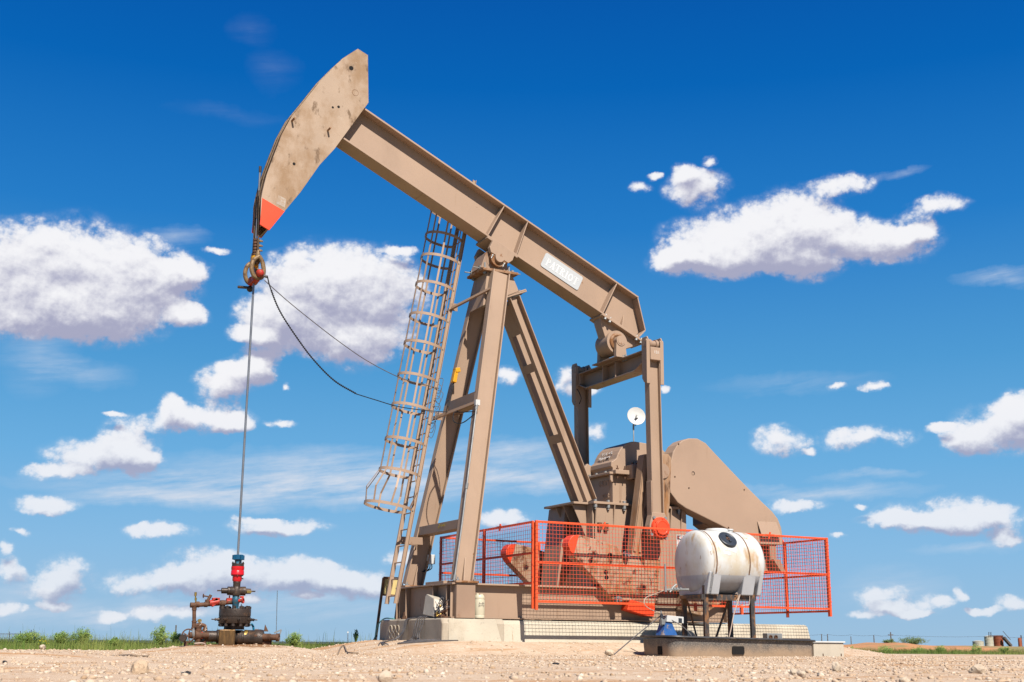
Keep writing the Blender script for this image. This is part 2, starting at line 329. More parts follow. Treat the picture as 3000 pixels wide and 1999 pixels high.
def text(name, s, mat, o, ax, ay, size, parent, ext=.002, align='CENTER', off=None):
    cu = bpy.data.curves.new(name, 'FONT'); cu.body = s; cu.size = size; cu.extrude = ext; cu.align_x = align; cu.align_y = 'CENTER'
    if off: cu.offset = off
    t = bpy.data.objects.new(name, cu); COL.objects.link(t)
    dg = bpy.context.evaluated_depsgraph_get(); me = bpy.data.meshes.new_from_object(t.evaluated_get(dg))
    bpy.data.objects.remove(t); ax, ay = V(ax).normalized(), V(ay).normalized(); az = ax.cross(ay); off = root_of(parent)
    mt = Matrix((ax, ay, az)).transposed().to_4x4(); mt.translation = V(o) - off
    me.transform(mt); me.materials.clear(); me.materials.append(M[mat]); me.name = name
    ob = bpy.data.objects.new(name, me); COL.objects.link(ob); ob.parent = parent; return ob
def scribble(name, mat, o, ax, ay, w, h, parent, seed, rows=1):
    rr_ = random.Random(seed); ax, ay, o = V(ax).normalized(), V(ay).normalized(), V(o); az = ax.cross(ay); m = MB()
    for r_ in range(rows):
        x = -w / 2; y0 = h * (rows / 2 - r_ - .5) / rows; pts = []
        while x < w / 2:
            pts.append((x, y0 + rr_.uniform(-.38, .38) * h / rows)); x += w * rr_.uniform(.02, .055)
        for (a, b), (c, d) in zip(pts, pts[1:]):
            if rr_.random() < .12: continue
            u = V((c - a, d - b)); n = V((-u.y, u.x)).normalized() * h * .045 / rows ** .5
            m.prism([(a + n.x, b + n.y), (a - n.x, b - n.y), (c - n.x, d - n.y), (c + n.x, d + n.y)], ax, ay, az, o, 0, .0015)
    return m.build(name, mat, parent)
def sag(p, q, drop, n=24):
    p, q = V(p), V(q); return [p.lerp(q, i / n) - V((0, 0, drop * 4 * (i / n) * (1 - i / n))) for i in range(n + 1)]
def spline(pts, n=8):
    P = [V(p) for p in pts]; P = [P[0] * 2 - P[1]] + P + [P[-1] * 2 - P[-2]]; out = []
    for i in range(1, len(P) - 2):
        for k in range(n):
            t = k / n; a, b, c, d = P[i - 1:i + 3]
            out.append(.5 * ((2 * b) + (c - a) * t + (2 * a - 5 * b + 4 * c - d) * t * t + (3 * b - a - 3 * c + d) * t ** 3))
    return out + [P[-2]]

# ================================================================== PUMP JACK
PJ = thing('pump_jack', (6.5, 0, .7), 'tall tan oil pump jack with a tilted walking beam and horsehead nodding toward the wellhead', 'pump jack')
TH = math.radians(-24.97); BS = V((math.cos(TH), 0, math.sin(TH))); BT = V((-math.sin(TH), 0, math.cos(TH))); YV = V((0, 1, 0))
BO = V((2.193, 0, 11.821))                                              # beam frame origin: top flange near the horsehead
def st(p): d = V(p) - BO; return d.dot(BS), d.dot(BT)
def stp(x, y, Y): return st(PY(x, y, Y))
def BP(s, t, y): return BO + BS * s + BT * t + YV * y
def bbox(mb, s0, s1, t0, t1, y0, y1): return mb.prism([(s0, t0), (s1, t0), (s1, t1), (s0, t1)], BS, BT, YV, BO, y0, y1)
BD = .966
beam = part('walking_beam', 'tan_clean', PJ, .006)
e1 = stp(1891, 968, -.25); sB = 8.41
beam.prism([(-.75, -.04), (7.96, -.04), (e1[0] - .03, e1[1]), (sB - .03, -BD + .04), (-.75, -BD + .04)], BS, BT, YV, BO, -.016, .016)
bbox(beam, -.75, 7.975, -.042, 0, -.25, .25); bbox(beam, -.75, sB, -BD, -BD + .042, -.25, .25)
a, b_ = V((7.95, -.02)), V(e1)
def platest(mb, p, q, th, y0, y1):
    p, q = V((p[0], p[1])), V((q[0], q[1])); d = (q - p).normalized(); n = V((-d.y, d.x)) * th / 2
    mb.prism([tuple(p + n), tuple(q + n), tuple(q - n), tuple(p - n)], BS, BT, YV, BO, y0, y1)
platest(beam, (7.965, -.045), e1, .03, -.249, .249); platest(beam, e1, (sB - .015, -BD + .045), .03, -.248, .248)
beam = beam.done()
c = part('splice_weld', 'tan_dark', beam)
sw = stp(1238, 571, -.25)[0]; bbox(c, sw - .006, sw + .006, -BD - .003, -BD + .01, -.24, .24); c.done()
for (u0, v0, u1, v1) in ((1478, 604, 1428.6, 692), (1546.6, 650.5, 1516, 741), (1808, 830.6, 1764, 925)):
    s0 = stp(u0, v0, -.25)[0]; s1 = stp(u1, v1, -.25)[0]
    for y0, y1 in ((-.244, -.018), (.018, .244)):
        c = part('stiffener', 'tan_clean', beam, .004); platest(c, (s0, -.046), (s1, -BD + .046), .022, y0, y1); c.done()
g0, g1 = stp(1826, 927, -.02), stp(1815, 958, -.2)
c = part('gusset', 'tan_clean', beam)
c.prism([(-.02, .03), (-.2, .03), (-.02, .42)], YV, BT, BS, BO + BS * g0[0] - BT * (BD - .012), -.012, .012); c.done()
# nameplate with its raised word
q = [stp(x, y, -.02) for x, y in ((1599, 739.5), (1707.5, 813), (1692, 853.7), (1583.4, 777.8))]
ns0, ns1 = (q[0][0] + q[3][0]) / 2, (q[1][0] + q[2][0]) / 2; nt1, nt0 = (q[0][1] + q[1][1]) / 2, (q[2][1] + q[3][1]) / 2
rr = .05; rp = []
for cx, cy, a0 in ((ns1 - rr, nt1 - rr, 0), (ns0 + rr, nt1 - rr, 90), (ns0 + rr, nt0 + rr, 180), (ns1 - rr, nt0 + rr, 270)):
    rp += [(cx + rr * math.cos(math.radians(a0 + k * 22.5)), cy + rr * math.sin(math.radians(a0 + k * 22.5))) for k in range(5)]
c = part('nameplate', 'plate', PJ); c.prism(rp, BS, BT, YV, BO, -.032, -.018); npl = c.done()
nh = nt1 - nt0
def slab_word(word, w, h):                                             # bold slab-serif capitals as flat polygons, one list per letter
    t, sf = .23, .11; out = []
    def rc(x0, y0, x1, y1): return [(x0, y0), (x1, y0), (x1, y1), (x0, y1)]
    def ring(cx, cy, rx, ry, a0, a1, k=.5, n=14):
        A = [math.radians(a0 + (a1 - a0) * i / n) for i in range(n)] ; A.append(math.radians(a1))
        qs = []
        for u, v in zip(A, A[1:]): qs.append([(cx + rx * math.cos(u), cy + ry * math.sin(u)), (cx + rx * math.cos(v), cy + ry * math.sin(v)), (cx + rx * k * math.cos(v), cy + ry * k * 1.15 * math.sin(v)), (cx + rx * k * math.cos(u), cy + ry * k * 1.15 * math.sin(u))])
        return qs
    G = {'P': [rc(.12, 0, .12 + t, 1), rc(0, 0, .48, sf), rc(0, 1 - sf, .3, 1)] + ring(.33, .72, .42, .28, -90, 90),
         'A': [[(.08, 0), (.22, 0), (.52, 1), (.40, 1)], [(.56, 0), (.84, 0), (.56, 1), (.36, 1)], rc(.25, .26, .62, .37), rc(-.02, 0, .32, sf), rc(.48, 0, .92, sf)],
         'T': [rc(.33, 0, .33 + t, 1), rc(.18, 0, .70, sf), rc(0, 1 - sf, .88, 1), rc(0, .68, .09, 1), rc(.79, .68, .88, 1)],
         'R': [rc(.12, 0, .12 + t, 1), rc(0, 0, .46, sf), rc(0, 1 - sf, .3, 1), [(.40, .46), (.60, .46), (.86, 0), (.62, 0)], rc(.56, 0, .94, sf)] + ring(.33, .73, .42, .27, -90, 90),
         'I': [rc(.12, 0, .12 + t, 1), rc(0, 0, .47, sf), rc(0, 1 - sf, .47, 1)], 'O': ring(.44, .5, .44, .51, 0, 360, .48, 28)}
    adv = {'P': .84, 'A': .92, 'T': .92, 'R': .98, 'I': .56, 'O': .98}; tot = sum(adv[c] for c in word) - .08; x = 0
    for c in word:
        out += [[((px + x - tot / 2) * w / tot, (py - .5) * h) for px, py in pl] for pl in G[c]]; x += adv[c]
    return out
lt = MB(); oc_ = BP((ns0 + ns1) / 2, (nt0 + nt1) / 2 - .01, 0)
for i, pl in enumerate(slab_word('PATRIOT', (ns1 - ns0) * .84, nh * .54)): lt.prism(pl, BS, BT, YV, oc_, -.0345 - .00012 * (i % 7), -.0325)
lt.build('lettering', 'plate_text', npl)
# ---- horsehead: two cheek plates, curved wrapper between them
hh_px = [(1048.6, 143), (1078, 162), (1079.7, 301), (980, 437), (937, 483), (880, 564), (834, 619), (789, 674), (762.5, 657.5), (765, 583), (769.6, 559),
         (781.6, 511.5), (803, 454), (827, 392), (856, 339), (899, 287), (937, 239), (980, 196), (1014, 165)]
hp = [(p.x, p.z) for p in (PY(x, y, -.3) for x, y in hh_px)]
HH = part('horsehead', 'weathered', PJ, .004)
HH.xz(hp, -.3, -.268); HH = HH.done()
c = part('cheek_plate', 'weathered', HH, .004, 'far side cheek plate'); c.xz(hp, .268, .3); c.done()
c = part('curved_face', 'weathered_edge', HH)                            # the arc the wire ropes lie on, and the back plate
arc = [V((x, 0, z)) for x, z in hp[8:] + hp[:1]]
for i in range(len(arc) - 1):
    d = (arc[i + 1] - arc[i]).normalized(); n = V((d.z, 0, -d.x)); a0, a1 = arc[i] + n * .035, arc[i + 1] + n * .035
    c.xz([(a0.x, a0.z), (a1.x, a1.z), ((a1 + n * .02).x, (a1 + n * .02).z), ((a0 + n * .02).x, (a0 + n * .02).z)], -.267, .267)
c.done()
c = part('back_plate', 'tan_dark', HH)
for i in (0, 1, 2, 3, 4, 5, 6):
    a0, a1 = V((hp[i][0], 0, hp[i][1])), V((hp[i + 1][0], 0, hp[i + 1][1])); d = (a1 - a0).normalized(); n = V((d.z, 0, -d.x)) * .03
    k = n.normalized() * .02
    c.xz([((a0 + k).x, (a0 + k).z), ((a1 + k).x, (a1 + k).z), ((a1 + n + k).x, (a1 + n + k).z), ((a0 + n + k).x, (a0 + n + k).z)], -.267, .267)
c.done()
# painted orange nose: thin cladding plates over both cheeks
nose = [(769, 580), (834, 619), (789, 674), (762.5, 657.5)]
nz_ = [(p.x, p.z) for p in (PY(x, y, -.3) for x, y in nose)]
c = part('orange_nose', 'orange', HH, .002)
for y0, y1, sh in ((-.3037, -.2657, .003), (.2657, .3037, .012)):
    c.xz([(x - sh, z - .003) for x, z in nz_], y0 if y0 < 0 else y1 - .004, y0 + .004 if y0 < 0 else y1)
    for i in (1, 2, 3):
        a0, a1 = V((nz_[i][0], 0, nz_[i][1])), V((nz_[(i + 1) % 4][0], 0, nz_[(i + 1) % 4][1])); d = (a1 - a0).normalized(); n = V((-d.z, 0, d.x)) * -.005
        c.xz([(a0.x, a0.z), (a1.x, a1.z), ((a1 - n).x, (a1 - n).z), ((a0 - n).x, (a0 - n).z)], y0 + .0002, y1 - .0002)
    c.nxt()
c.done()
for x, y, r in ((1029, 200, .052), (975, 315, .026), (992, 313.5, .031), (861.5, 480.5, .033)):
    p = PY(x, y, -.3); c = part('bolt_hole_disc', 'hole_shade', HH); c.cyl(p, (0, -1, 0), r, -.005, .0025, 18); c.done()
p = PY(1041, 272, -.3); c = part('plugged_hole', 'weathered_edge', HH); c.torus(p - YV * .001, (0, 1, 0), .072, .0045, 28, 5); c.done()
for x, y in ((960, 383), (855, 355)):
    p = PY(x, y, -.3); c = part('pin', 'rust_tan', HH); c.tube([p, p + V((.02, -.14, .02))], .022, 10); c.done()
p = PY(822, 590, -.3); c = part('faded_decal', 'weathered_pale', HH)
c.xz([(p.x - .09, p.z - .07), (p.x + .1, p.z - .13), (p.x + .12, p.z + .07), (p.x - .06, p.z + .13)], -.3018, -.2995); c.done()

# ---- centre bearing
pc = PY(1464.8, 754, -.46)
sa, sb = stp(1437, 693, -.3)[0], stp(1513, 744, -.3)[0]
CB = part('centre_bearing', 'tan', PJ, .008)
bbox(CB, sa - .06, sb + .06, -BD - .07, -BD - .002, -.31, .31)
cap = [(1445.6, 703), (1508.8, 745), (1502, 763), (1489.6, 771.5), (1477, 763), (1439, 739), (1435, 724.6)]
CB.pix(cap, -.42, -.42, -.3); CB.xz([(p.x, p.z) for p in (PY(x, y, -.42) for x, y in cap)], .3, .42)
CB = CB.done()
c = part('shaft', 'tan', CB, .01); c.cyl((pc.x, 0, pc.z), (0, 1, 0), .115, -.47, .47, 32); c.done()
c = part('bearing_ring', 'rust_tan', CB, .006); c.cyl((pc.x, 0, pc.z), (0, 1, 0), .205, -.405, -.31, 32); c.nxt(); c.cyl((pc.x, 0, pc.z), (0, 1, 0), .205, .31, .405, 32); c.done()
c = part('bearing_body', 'tan_dark', CB, .01)
c.cyl((pc.x, 0, pc.z), (0, 1, 0), .27, -.29, .29, 36)
zt = 8.50
c.xz([(pc.x - .40, zt + .03), (pc.x + .32, zt + .03), (pc.x + .25, pc.z + .08), (pc.x - .27, pc.z + .12)], -.285, .285); c.done()
for x, y in ((1441, 753), (1475, 778)):
    p = PY(x, y, -.41); c = part('bolt', 'galv', CB); c.tube([p - BT * .04, p + BT * .05], .014, 8); c.hex(p + BT * .035, BT, .024, .025); c.done()
# ---- samson post head
HD = part('post_head', 'tan', PJ, .006)
zb = 8.44
HD.xz([(5.25, 8.43), (5.62, 8.43), (5.78, 7.92), (5.15, 7.62)], -.33, .33)
HD.pix([(1474, 806), (1501, 811), (1519, 854), (1466, 874)], -.3, -.32, -.28); HD.xz([(p.x, p.z) for p in (PY(x, y, -.3) for x, y in ((1474, 806), (1501, 811), (1519, 854), (1466, 874)))], .28, .32)
HD = HD.done()
c = part('cap_plate', 'rust_tan', HD, .006); c.box((5.095, -.43, zb), (6.0, .43, zt)); c.done()
for x0 in (5.2, 5.82):
    for y in (-.3, .3):
        c = part('bolt', 'galv', HD); c.cyl((x0, y, zt), (0, 0, 1), .02, -.12, .16, 8); c.hex((x0, y, zt), (0, 0, 1), .042, .04); c.hex((x0, y, zb - .045), (0, 0, 1), .042, .04); c.done()
for y in (-.2, .25):
    c = part('adjusting_screw', 'galv', HD); c.cyl((6.0, y, zt + .04), (1, 0, 0), .014, -.1, .17, 8); c.box((5.92, y - .04, zt), (5.98, y + .04, zt + .1)); c.nxt(); c.cyl((5.1, y, zt + .04), (-1, 0, 0), .014, -.1, .15, 8); c.box((5.1, y - .04, zt), (5.16, y + .04, zt + .09)); c.done()
r0, r1 = PY(1469, 873, -.3), PY(1537, 852, -.3); rd = (r1 - r0).normalized(); rn = V((-rd.z, 0, rd.x))
c = part('splice_plate', 'tan', HD, .004)
for o_ in (0, -.035): c.prism([(-.02, o_), (r1.x - r0.x + .1, o_), (r1.x - r0.x + .1, o_ + .03), (-.02, o_ + .03)], rd, rn, YV, V((r0.x, 0, r0.z)), -.31, .31)
c.done()
for k in (.1, .33, .56):
    for y in (-.24, .24):
        p = V((r0.x, y, r0.z)) + rd * k; c = part('bolt', 'galv', HD); c.hex(p + rn * .03, rn, .026, .03); c.hex(p - rn * .065, rn, .026, .03); c.cyl(p, rn, .014, -.064, .04, 8); c.done()
# ---- front legs
LT = lambda z: 4.095 + .1765 * (z - 1.443)
for sg in (-1, 1):
    yb, yt = sg * 1.275, sg * .42; ztp = 8.425
    p0 = V((LT(1.44) + .205, yb, 1.44)); p1 = V((LT(ztp) + .205, yt, ztp))
    c = part('front_leg', 'tan', PJ, .006, 'near front leg' if sg < 0 else 'far front leg')
    c.hbeam(p0, p1, (1, 0, -.17), .425, .2, .026, .022); lg = c.done()
    c = part('foot_gusset', 'tan', lg); c.prism([(-.1, 0), (-.011, 0), (-.03, .5)], YV, V(p1 - p0).normalized(), (1, 0, 0), p0, -.012, .012)
    c.done()
def lx(z, y=None): return LT(z)
def ly(z): return 1.275 + (.42 - 1.275) * (z - 1.44) / (8.425 - 1.44)
c = part('cross_brace', 'tan_dark', PJ, .004)
for z0, z1 in ((5.28, 5.54), (2.53, 2.72)):
    x0 = LT(z0) + .03; yy = ly((z0 + z1) / 2) - .012
    c.xz([(x0, z0), (x0 + .02, z0), (x0 + .02, z1), (x0, z1)], -yy, yy); c.xz([(x0 + .021, z0), (x0 + .3, z0), (x0 + .3, z0 + .02), (x0 + .021, z0 + .02)], -yy, yy)
    c.xz([(x0 + .021, z1 - .02), (x0 + .3, z1 - .02), (x0 + .3, z1), (x0 + .021, z1)], -yy, yy)
    c.nxt()
    if z0 < 3: brz = (x0, (z0 + z1) / 2)
cbr = c.done()
scribble('paint_marks', 'yellow_chalk', (brz[0] - .003, -.2, brz[1] + .02), (0, -1, 0), (0, 0, 1), .42, .13, cbr, 3)
# ---- rear leg: two channels tied by batten plates
ra, rb = PY(1531.8, 1000, -.2), PY(1703, 1453, -.2); rc_, rd_ = PY(1574.6, 1000, -.35), PY(1752, 1453, -.35)
ra.y = rb.y = 0; dd = (rb - ra).normalized(); wn = V((-dd.z, 0, dd.x)); wn = wn if wn.x > 0 else -wn
ww = (rc_ - ra); ww.y = 0; wid = abs(ww.dot(wn)) + .0
top = ra + dd * ((7.88 - ra.z) / dd.z) + wn * wid / 2; bot = ra + dd * ((3.335 - ra.z) / dd.z) + wn * wid / 2
for sg in (-1, 1):
    o_ = V((0, sg * .275, 0))
    c = part('rear_leg', 'tan', PJ, .005, 'near rear leg channel' if sg < 0 else 'far rear leg channel')
    c.hbeam(top + o_, bot + o_, wn, wid, .15, .022, .018, web=.064 * -sg); c.done()
c = part('batten_plate', 'tan', PJ)
for x, y in ((1440 + 350 * .306, 1000 + 270 * .306), (1440 + 615 * .306, 1000 + 938 * .306)):
    k = (PY(x, y, 0) - top).dot(dd); o_ = top + dd * k - wn * (wid / 2 - .0)
    c.prism([(-.1, 0), (.1, 0), (.1, .02), (-.1, .02)], dd, wn, YV, o_, -.199, .199); c.nxt()
o_ = top + dd * .12 - wn * wid / 2; c.prism([(0, 0), (.72, 0), (.62, .02), (0, .02)], dd, wn, YV, o_, -.199, .199)
c.done()

# ---- skid
zs0, zs1 = .705, 1.40
for sg in (-1, 1):
    c = part('skid_beam', 'tan', PJ, .006, 'near skid beam' if sg < 0 else 'far skid beam')
    y = sg * 1.33
    c.box((4.02, y - .014, zs0 + .026), (10.83, y + .014, zs1 - .036)); c.box((4.0, y - .15, zs1 - .035), (10.85, y + .15, zs1)); c.box((4.0, y - .1, zs0), (10.85, y + .1, zs0 + .025))
    for x in (4.5, 6.5, 8.6, 10.8): c.box((x, y + .015, zs0 + .03), (x + .02, y + .13, zs1 - .04))
    c.box((10.832, y - .13, zs0 + .002), (10.848, y + .13, zs1 - .037))
    c.done()
c = part('end_beam', 'tan_dark', PJ, .005)
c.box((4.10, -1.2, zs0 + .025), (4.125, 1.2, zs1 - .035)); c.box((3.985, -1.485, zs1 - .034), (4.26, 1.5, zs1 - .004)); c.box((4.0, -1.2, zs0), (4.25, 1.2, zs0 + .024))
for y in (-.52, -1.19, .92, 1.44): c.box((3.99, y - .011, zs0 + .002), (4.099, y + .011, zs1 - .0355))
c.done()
c = part('cross_member', 'tan_dark', PJ)
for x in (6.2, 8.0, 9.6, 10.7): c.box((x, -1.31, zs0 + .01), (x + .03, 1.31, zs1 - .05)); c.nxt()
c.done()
c = part('foot_pedestal', 'tan_dark', PJ, .004)
c.box((4.072, -1.52, zs0 + .001), (4.492, -1.49, 1.355)); c.box((4.07, -1.49, zs0), (4.095, -1.35, 1.355)); c.box((4.47, -1.49, zs0 + .002), (4.495, -1.34, 1.355)); fp = c.done()
c = part('base_plate', 'rust_tan', fp, .004); c.box((4.05, -1.535, 1.402), (4.56, -1.1, 1.442)); c.nxt(); c.box((4.05, 1.1, 1.402), (4.56, 1.535, 1.442)); c.done()
c = part('base_plate', 'tan', fp, .004); c.box((4.05, -.92, 1.402), (4.25, .0, 1.46)); c.done()
for x, y in ((4.12, -1.46), (4.5, -1.46), (4.12, 1.46), (4.12, 1.18), (4.5, -1.16)):
    c = part('bolt', 'galv', fp); c.cyl((x, y, 1.44), (0, 0, 1), .018, -.1, .075, 8); c.hex((x, y, 1.442), (0, 0, 1), .036, .03); c.done()

# ---- gear reducer pedestal
PD_ = part('gearbox_pedestal', 'tan', PJ, .006)
zp = 3.28
PD_.prism([(-.62, zp), (.62, zp), (.95, 1.405), (-.64, 1.405)], YV, (0, 0, 1), (1, 0, 0), (0, 0, 0), 7.82, 7.86)
PD_.box((7.862, -.66, 1.402), (10.36, -.64, zp)); PD_.box((7.862, .6, 1.402), (10.36, .62, zp)); PD_.box((10.33, -.639, 1.402), (10.358, .599, zp - .001))
PD_.xz([(7.36, 1.402), (7.40, 1.402), (7.7, zp - .001), (7.6, zp - .001)], .2, .98)
PD_ = PD_.done()
c = part('top_plate', 'tan', PD_, .005); c.box((7.42, -.48, zp + .001), (7.80, .9, zp + .05)); c.box((7.79, -.74, zp), (10.42, .74, zp + .055)); c.done()
for x in (7.87, 8.35, 8.9, 9.9, 10.2):
    c = part('gusset', 'tan', PD_, .003)
    c.prism([(-.661, zp - .002), (-.735, zp - .002), (-.661, zp - .55)], YV, (0, 0, 1), (1, 0, 0), (x, 0, 0), -.012, .012); c.done()
for y in (-.35, .05, .4):
    c = part('gusset', 'tan', PD_, .003); c.xz([(7.818, zp - .002), (7.45, zp - .002), (7.818, zp - .75)], y - .012, y + .012); c.done()
for x, y in ((8.62, -.70), (9.03, -.70), (7.86, -.69), (8.2, -.69), (10.12, -.70)):
    c = part('bolt', 'galv', PD_); c.hex((x, y, zp + .056), (0, 0, 1), .04, .045); c.cyl((x, y, zp), (0, 0, -1), .025, 0, .12, 10); c.hex((x, y, zp - .075), (0, 0, 1), .045, .073); c.done()
for x, y in ((1756, 1541), (1774, 1543)):
    p = PY(x, y, -.66); c = part('bracket_stub', 'rust_pipe', PD_); c.box((p.x - .06, -.72, p.z - .1), (p.x + .04, -.655, p.z + .07)); c.done()
p = PY(1992, 1584, -.67)
c = part('warning_sign', 'white', PD_); c.box((p.x - .09, -.668, p.z - .17), (p.x + .22, -.6615, p.z + .13)); ws = c.done()
c = part('header_panel', 'print_black', ws); c.box((p.x - .075, -.67, p.z + .02), (p.x + .205, -.6675, p.z + .115)); c.done()
c = part('oval_mark', 'white', ws); c.prism([(.09 * math.cos(t * PI / 10), .034 * math.sin(t * PI / 10)) for t in range(20)], (1, 0, 0), (0, 0, 1), YV, (p.x + .06, 0, p.z + .068), -.672, -.6695); c.done()

# ---- gear reducer
GX = 9.3; GB = part('gearbox', 'tan', PJ, .015)
GB.box((8.445, -.5, 3.336), (10.15, .5, 4.0)); GB.box((8.62, -.56, 3.337), (9.0, -.501, 3.42))
gl = [(8.455, 4.06), (8.455, 4.15), (8.41, 4.19), (8.42, 4.30), (8.49, 4.335)] + [(9.08 - .56 * math.cos(t * PI / 18), 4.16 + .66 * math.sin(t * PI / 18)) for t in range(2, 10)] + [(9.52 + .62 * math.sin(t * PI / 18), 4.10 + .70 * math.cos(t * PI / 18)) for t in range(1, 9)] + [(10.14, 4.06)]
GB.xz(gl, -.5, .5); GB = GB.done()
c = part('split_flange', 'tan', GB, .012); c.box((8.33, -.56, 4.001), (10.25, .56, 4.058)); c.box((8.42, -.68, 4.0), (8.9, -.5, 4.10)); c.done()
c = part('bearing_housing', 'tan', GB, .025); c.box((8.80, -.78, 3.90), (9.62, -.499, 4.24)); c.box((8.80, .499, 3.90), (9.62, .78, 4.24)); c.cyl((GX, 0, 4.07), (0, 1, 0), .36, -.8, .8, 36); c.done()
c = part('slow_shaft', 'tan_dark', GB); c.cyl((GX, 0, 4.05), (0, 1, 0), .17, -1.3, 1.3, 28); c.done()
for x, y in ((8.85, -.72), (8.98, -.72), (8.5, -.62), (8.7, -.62)):
    c = part('bolt', 'rust_pipe', GB); c.hex((x, y, 4.24 if y < -.7 else 4.1), (0, 0, 1), .032, .04); c.hex((x, y, 3.875 if y < -.7 else 3.975), (0, 0, 1), .032, .03); c.cyl((x, y, 3.9), (0, 0, 1), .014, 0, .3, 8); c.done()
for y in (-.3, .1, .4):
    c = part('bolt', 'galv', GB); c.hex((8.38, y, 4.06), (0, 0, 1), .032, .035); c.done()
c = part('lifting_lug', 'tan', GB, .01); c.xz([(8.36, 4.06), (8.5, 4.06), (8.46, 3.84), (8.40, 3.82), (8.37, 3.87)], -.53, -.46); c.nxt(); c.xz([(8.25, 4.06), (8.46, 4.06), (8.46, 4.3), (8.33, 4.36), (8.24, 4.25)], .42, .5); c.done()
c = part('inspection_cap', 'rust_pipe', GB); c.lathe([(.05, 0), (.05, .02), (.02, .05)], (8.6, -.1, 4.46), (-.7, 0, .7)); c.done()
text('cast_number', '640D', 'tan', (8.4445, -.12, 3.83), (0, -1, 0), (0, 0, 1), .2, GB, .012)
text('cast_number', '54.8', 'tan', (8.4445, -.2, 3.52), (0, -1, 0), (0, 0, 1), .17, GB, .012)
lidn = V((-.80, 0, .60)).normalized()
scribble('paint_marks', 'chalk', V((8.59, 0, 4.5)) + lidn * .012, (0, -1, 0), lidn.cross(V((0, -1, 0))), .55, .3, GB, 5, 2)
# ---- cranks, counterweights (near set, mirrored for the far side)
CX = V((9.3, 0, 4.05)); cdir = (V((8.90, 0, 1.0)) - CX).normalized(); cside = V((-cdir.z, 0, cdir.x)); cside = cside if cside.x > 0 else -cside
YC = -1.15; YW = -1.58                                        # outer face of the counterweights
crp = [(1888, 1331), (1958, 1331), (1967, 1342), (1962, 1480), (1945, 1582), (1936, 1640), (1918, 1790), (1847, 1757), (1853, 1615), (1886, 1340)]
crp = [(p.x, p.z) for p in (PY(x, y, -1.27) for x, y in crp)]
tip = [(p.x, p.z) for p in (PY(x, y, YW - .03) for x, y in ((1847, 1757), (1920, 1776), (1916, 1807), (1896, 1805), (1838, 1787)))]
cwp = [(p.x, p.z) for p in (PY(x, y, YW) for x, y in ((1697, 1567), (1751, 1581), (1807, 1600), (1818, 1619), (1862, 1630), (1862, 1762), (1796, 1756), (1740, 1693), (1681, 1629)))]
cwl = cwp[:4] + [(p.x, p.z) for p in (PY(x, y, YW) for x, y in ((1934, 1641), (1926, 1779), (1862, 1764)))] + cwp[6:]
ocp = [(p.x, p.z) for p in (PY(x, y, YW) for x, y in ((1665, 1598), (1665.5, 1590), (1668.5, 1581), (1674, 1573), (1681, 1568), (1697, 1567), (1681, 1629), (1671, 1614)))]
cm = V((CX.x, 0, CX.z))
def mir(poly):
    out = []
    for x, z in poly:
        d = V((x, 0, z)) - cm; out.append(((d - cside * 2 * d.dot(cside)) + cm)); 
    return [(p.x, p.z) for p in out]
for sg in (-1, 1):
    nm = 'near' if sg < 0 else 'far'
    def yy(a, b): return (min(sg * -a, sg * -b), max(sg * -a, sg * -b))          # a, b given on the near side (negative)
    c = part('crank_arm', 'crank', PJ, .008, nm + ' crank arm with brown oil streaks'); c.xz(crp, *yy(-1.27, -1.02))
    e0, e1_ = V((crp[9][0], 0, crp[9][1])), V((crp[8][0], 0, crp[8][1]))
    for k in (.0, .13): c.bar(e0 + cside * (.05 + k) + V((0, sg * 1.285, 0)), e1_ + cside * (.05 + k) + V((0, sg * 1.285, 0)), .03, .07)
    cr = c.done()
    c = part('orange_tip', 'orange', cr, .01); c.xz(tip, *yy(YW - .03, -1.0)); c.done()
    for nmw, f in (('left', lambda p: p), ('right', mir)):
        c = part('counterweight', 'cw', PJ, .014, nm + ' counterweight on the crank edge, ' + nmw + ' lobe'); c.xz(cwl, *yy(YW, -1.30)) if nmw == 'left' else c.xz(f(cwp), *yy(YW + .03, -1.31)); cw = c.done()
        c = part('orange_end', 'orange', cw, .014); c.xz(f(ocp), *(yy(YW - .0015, -1.2985) if nmw == 'left' else yy(YW + .0285, -1.3085))); c.done()
        for x, y in ((1729.8, 1643), (1787, 1627), (1777, 1692), (1775, 1677), (1887, 1722), (1910, 1640)):
            if x > 1800 and (nmw == 'right' or x > 1900): continue
            p = PY(x, y, YW); qx = f([(p.x, p.z)])[0]
            if 1: ysd = YW - .0005 if sg < 0 else 1.2995
            if nmw == 'right': ysd += .03
            c = part('bolt_hole_disc', 'hole_shade', cw); c.cyl((qx[0], ysd, qx[1]), (0, -1, 0), .052, -.004, .002, 18); c.done()
        if nmw == 'left':
            for x, y in ((1834, 1626), (1810, 1757)):
                p = PY(x, y, -1.62); c = part('clamp_bolt', 'galv', cw, .004); c.hex((p.x, sg * 1.5 - .08, p.z), (0, -1, 0), .075, .1); c.cyl((p.x, sg * 1.5 - .08, p.z), (0, -1, 0), .04, .1, .16, 14); c.done()
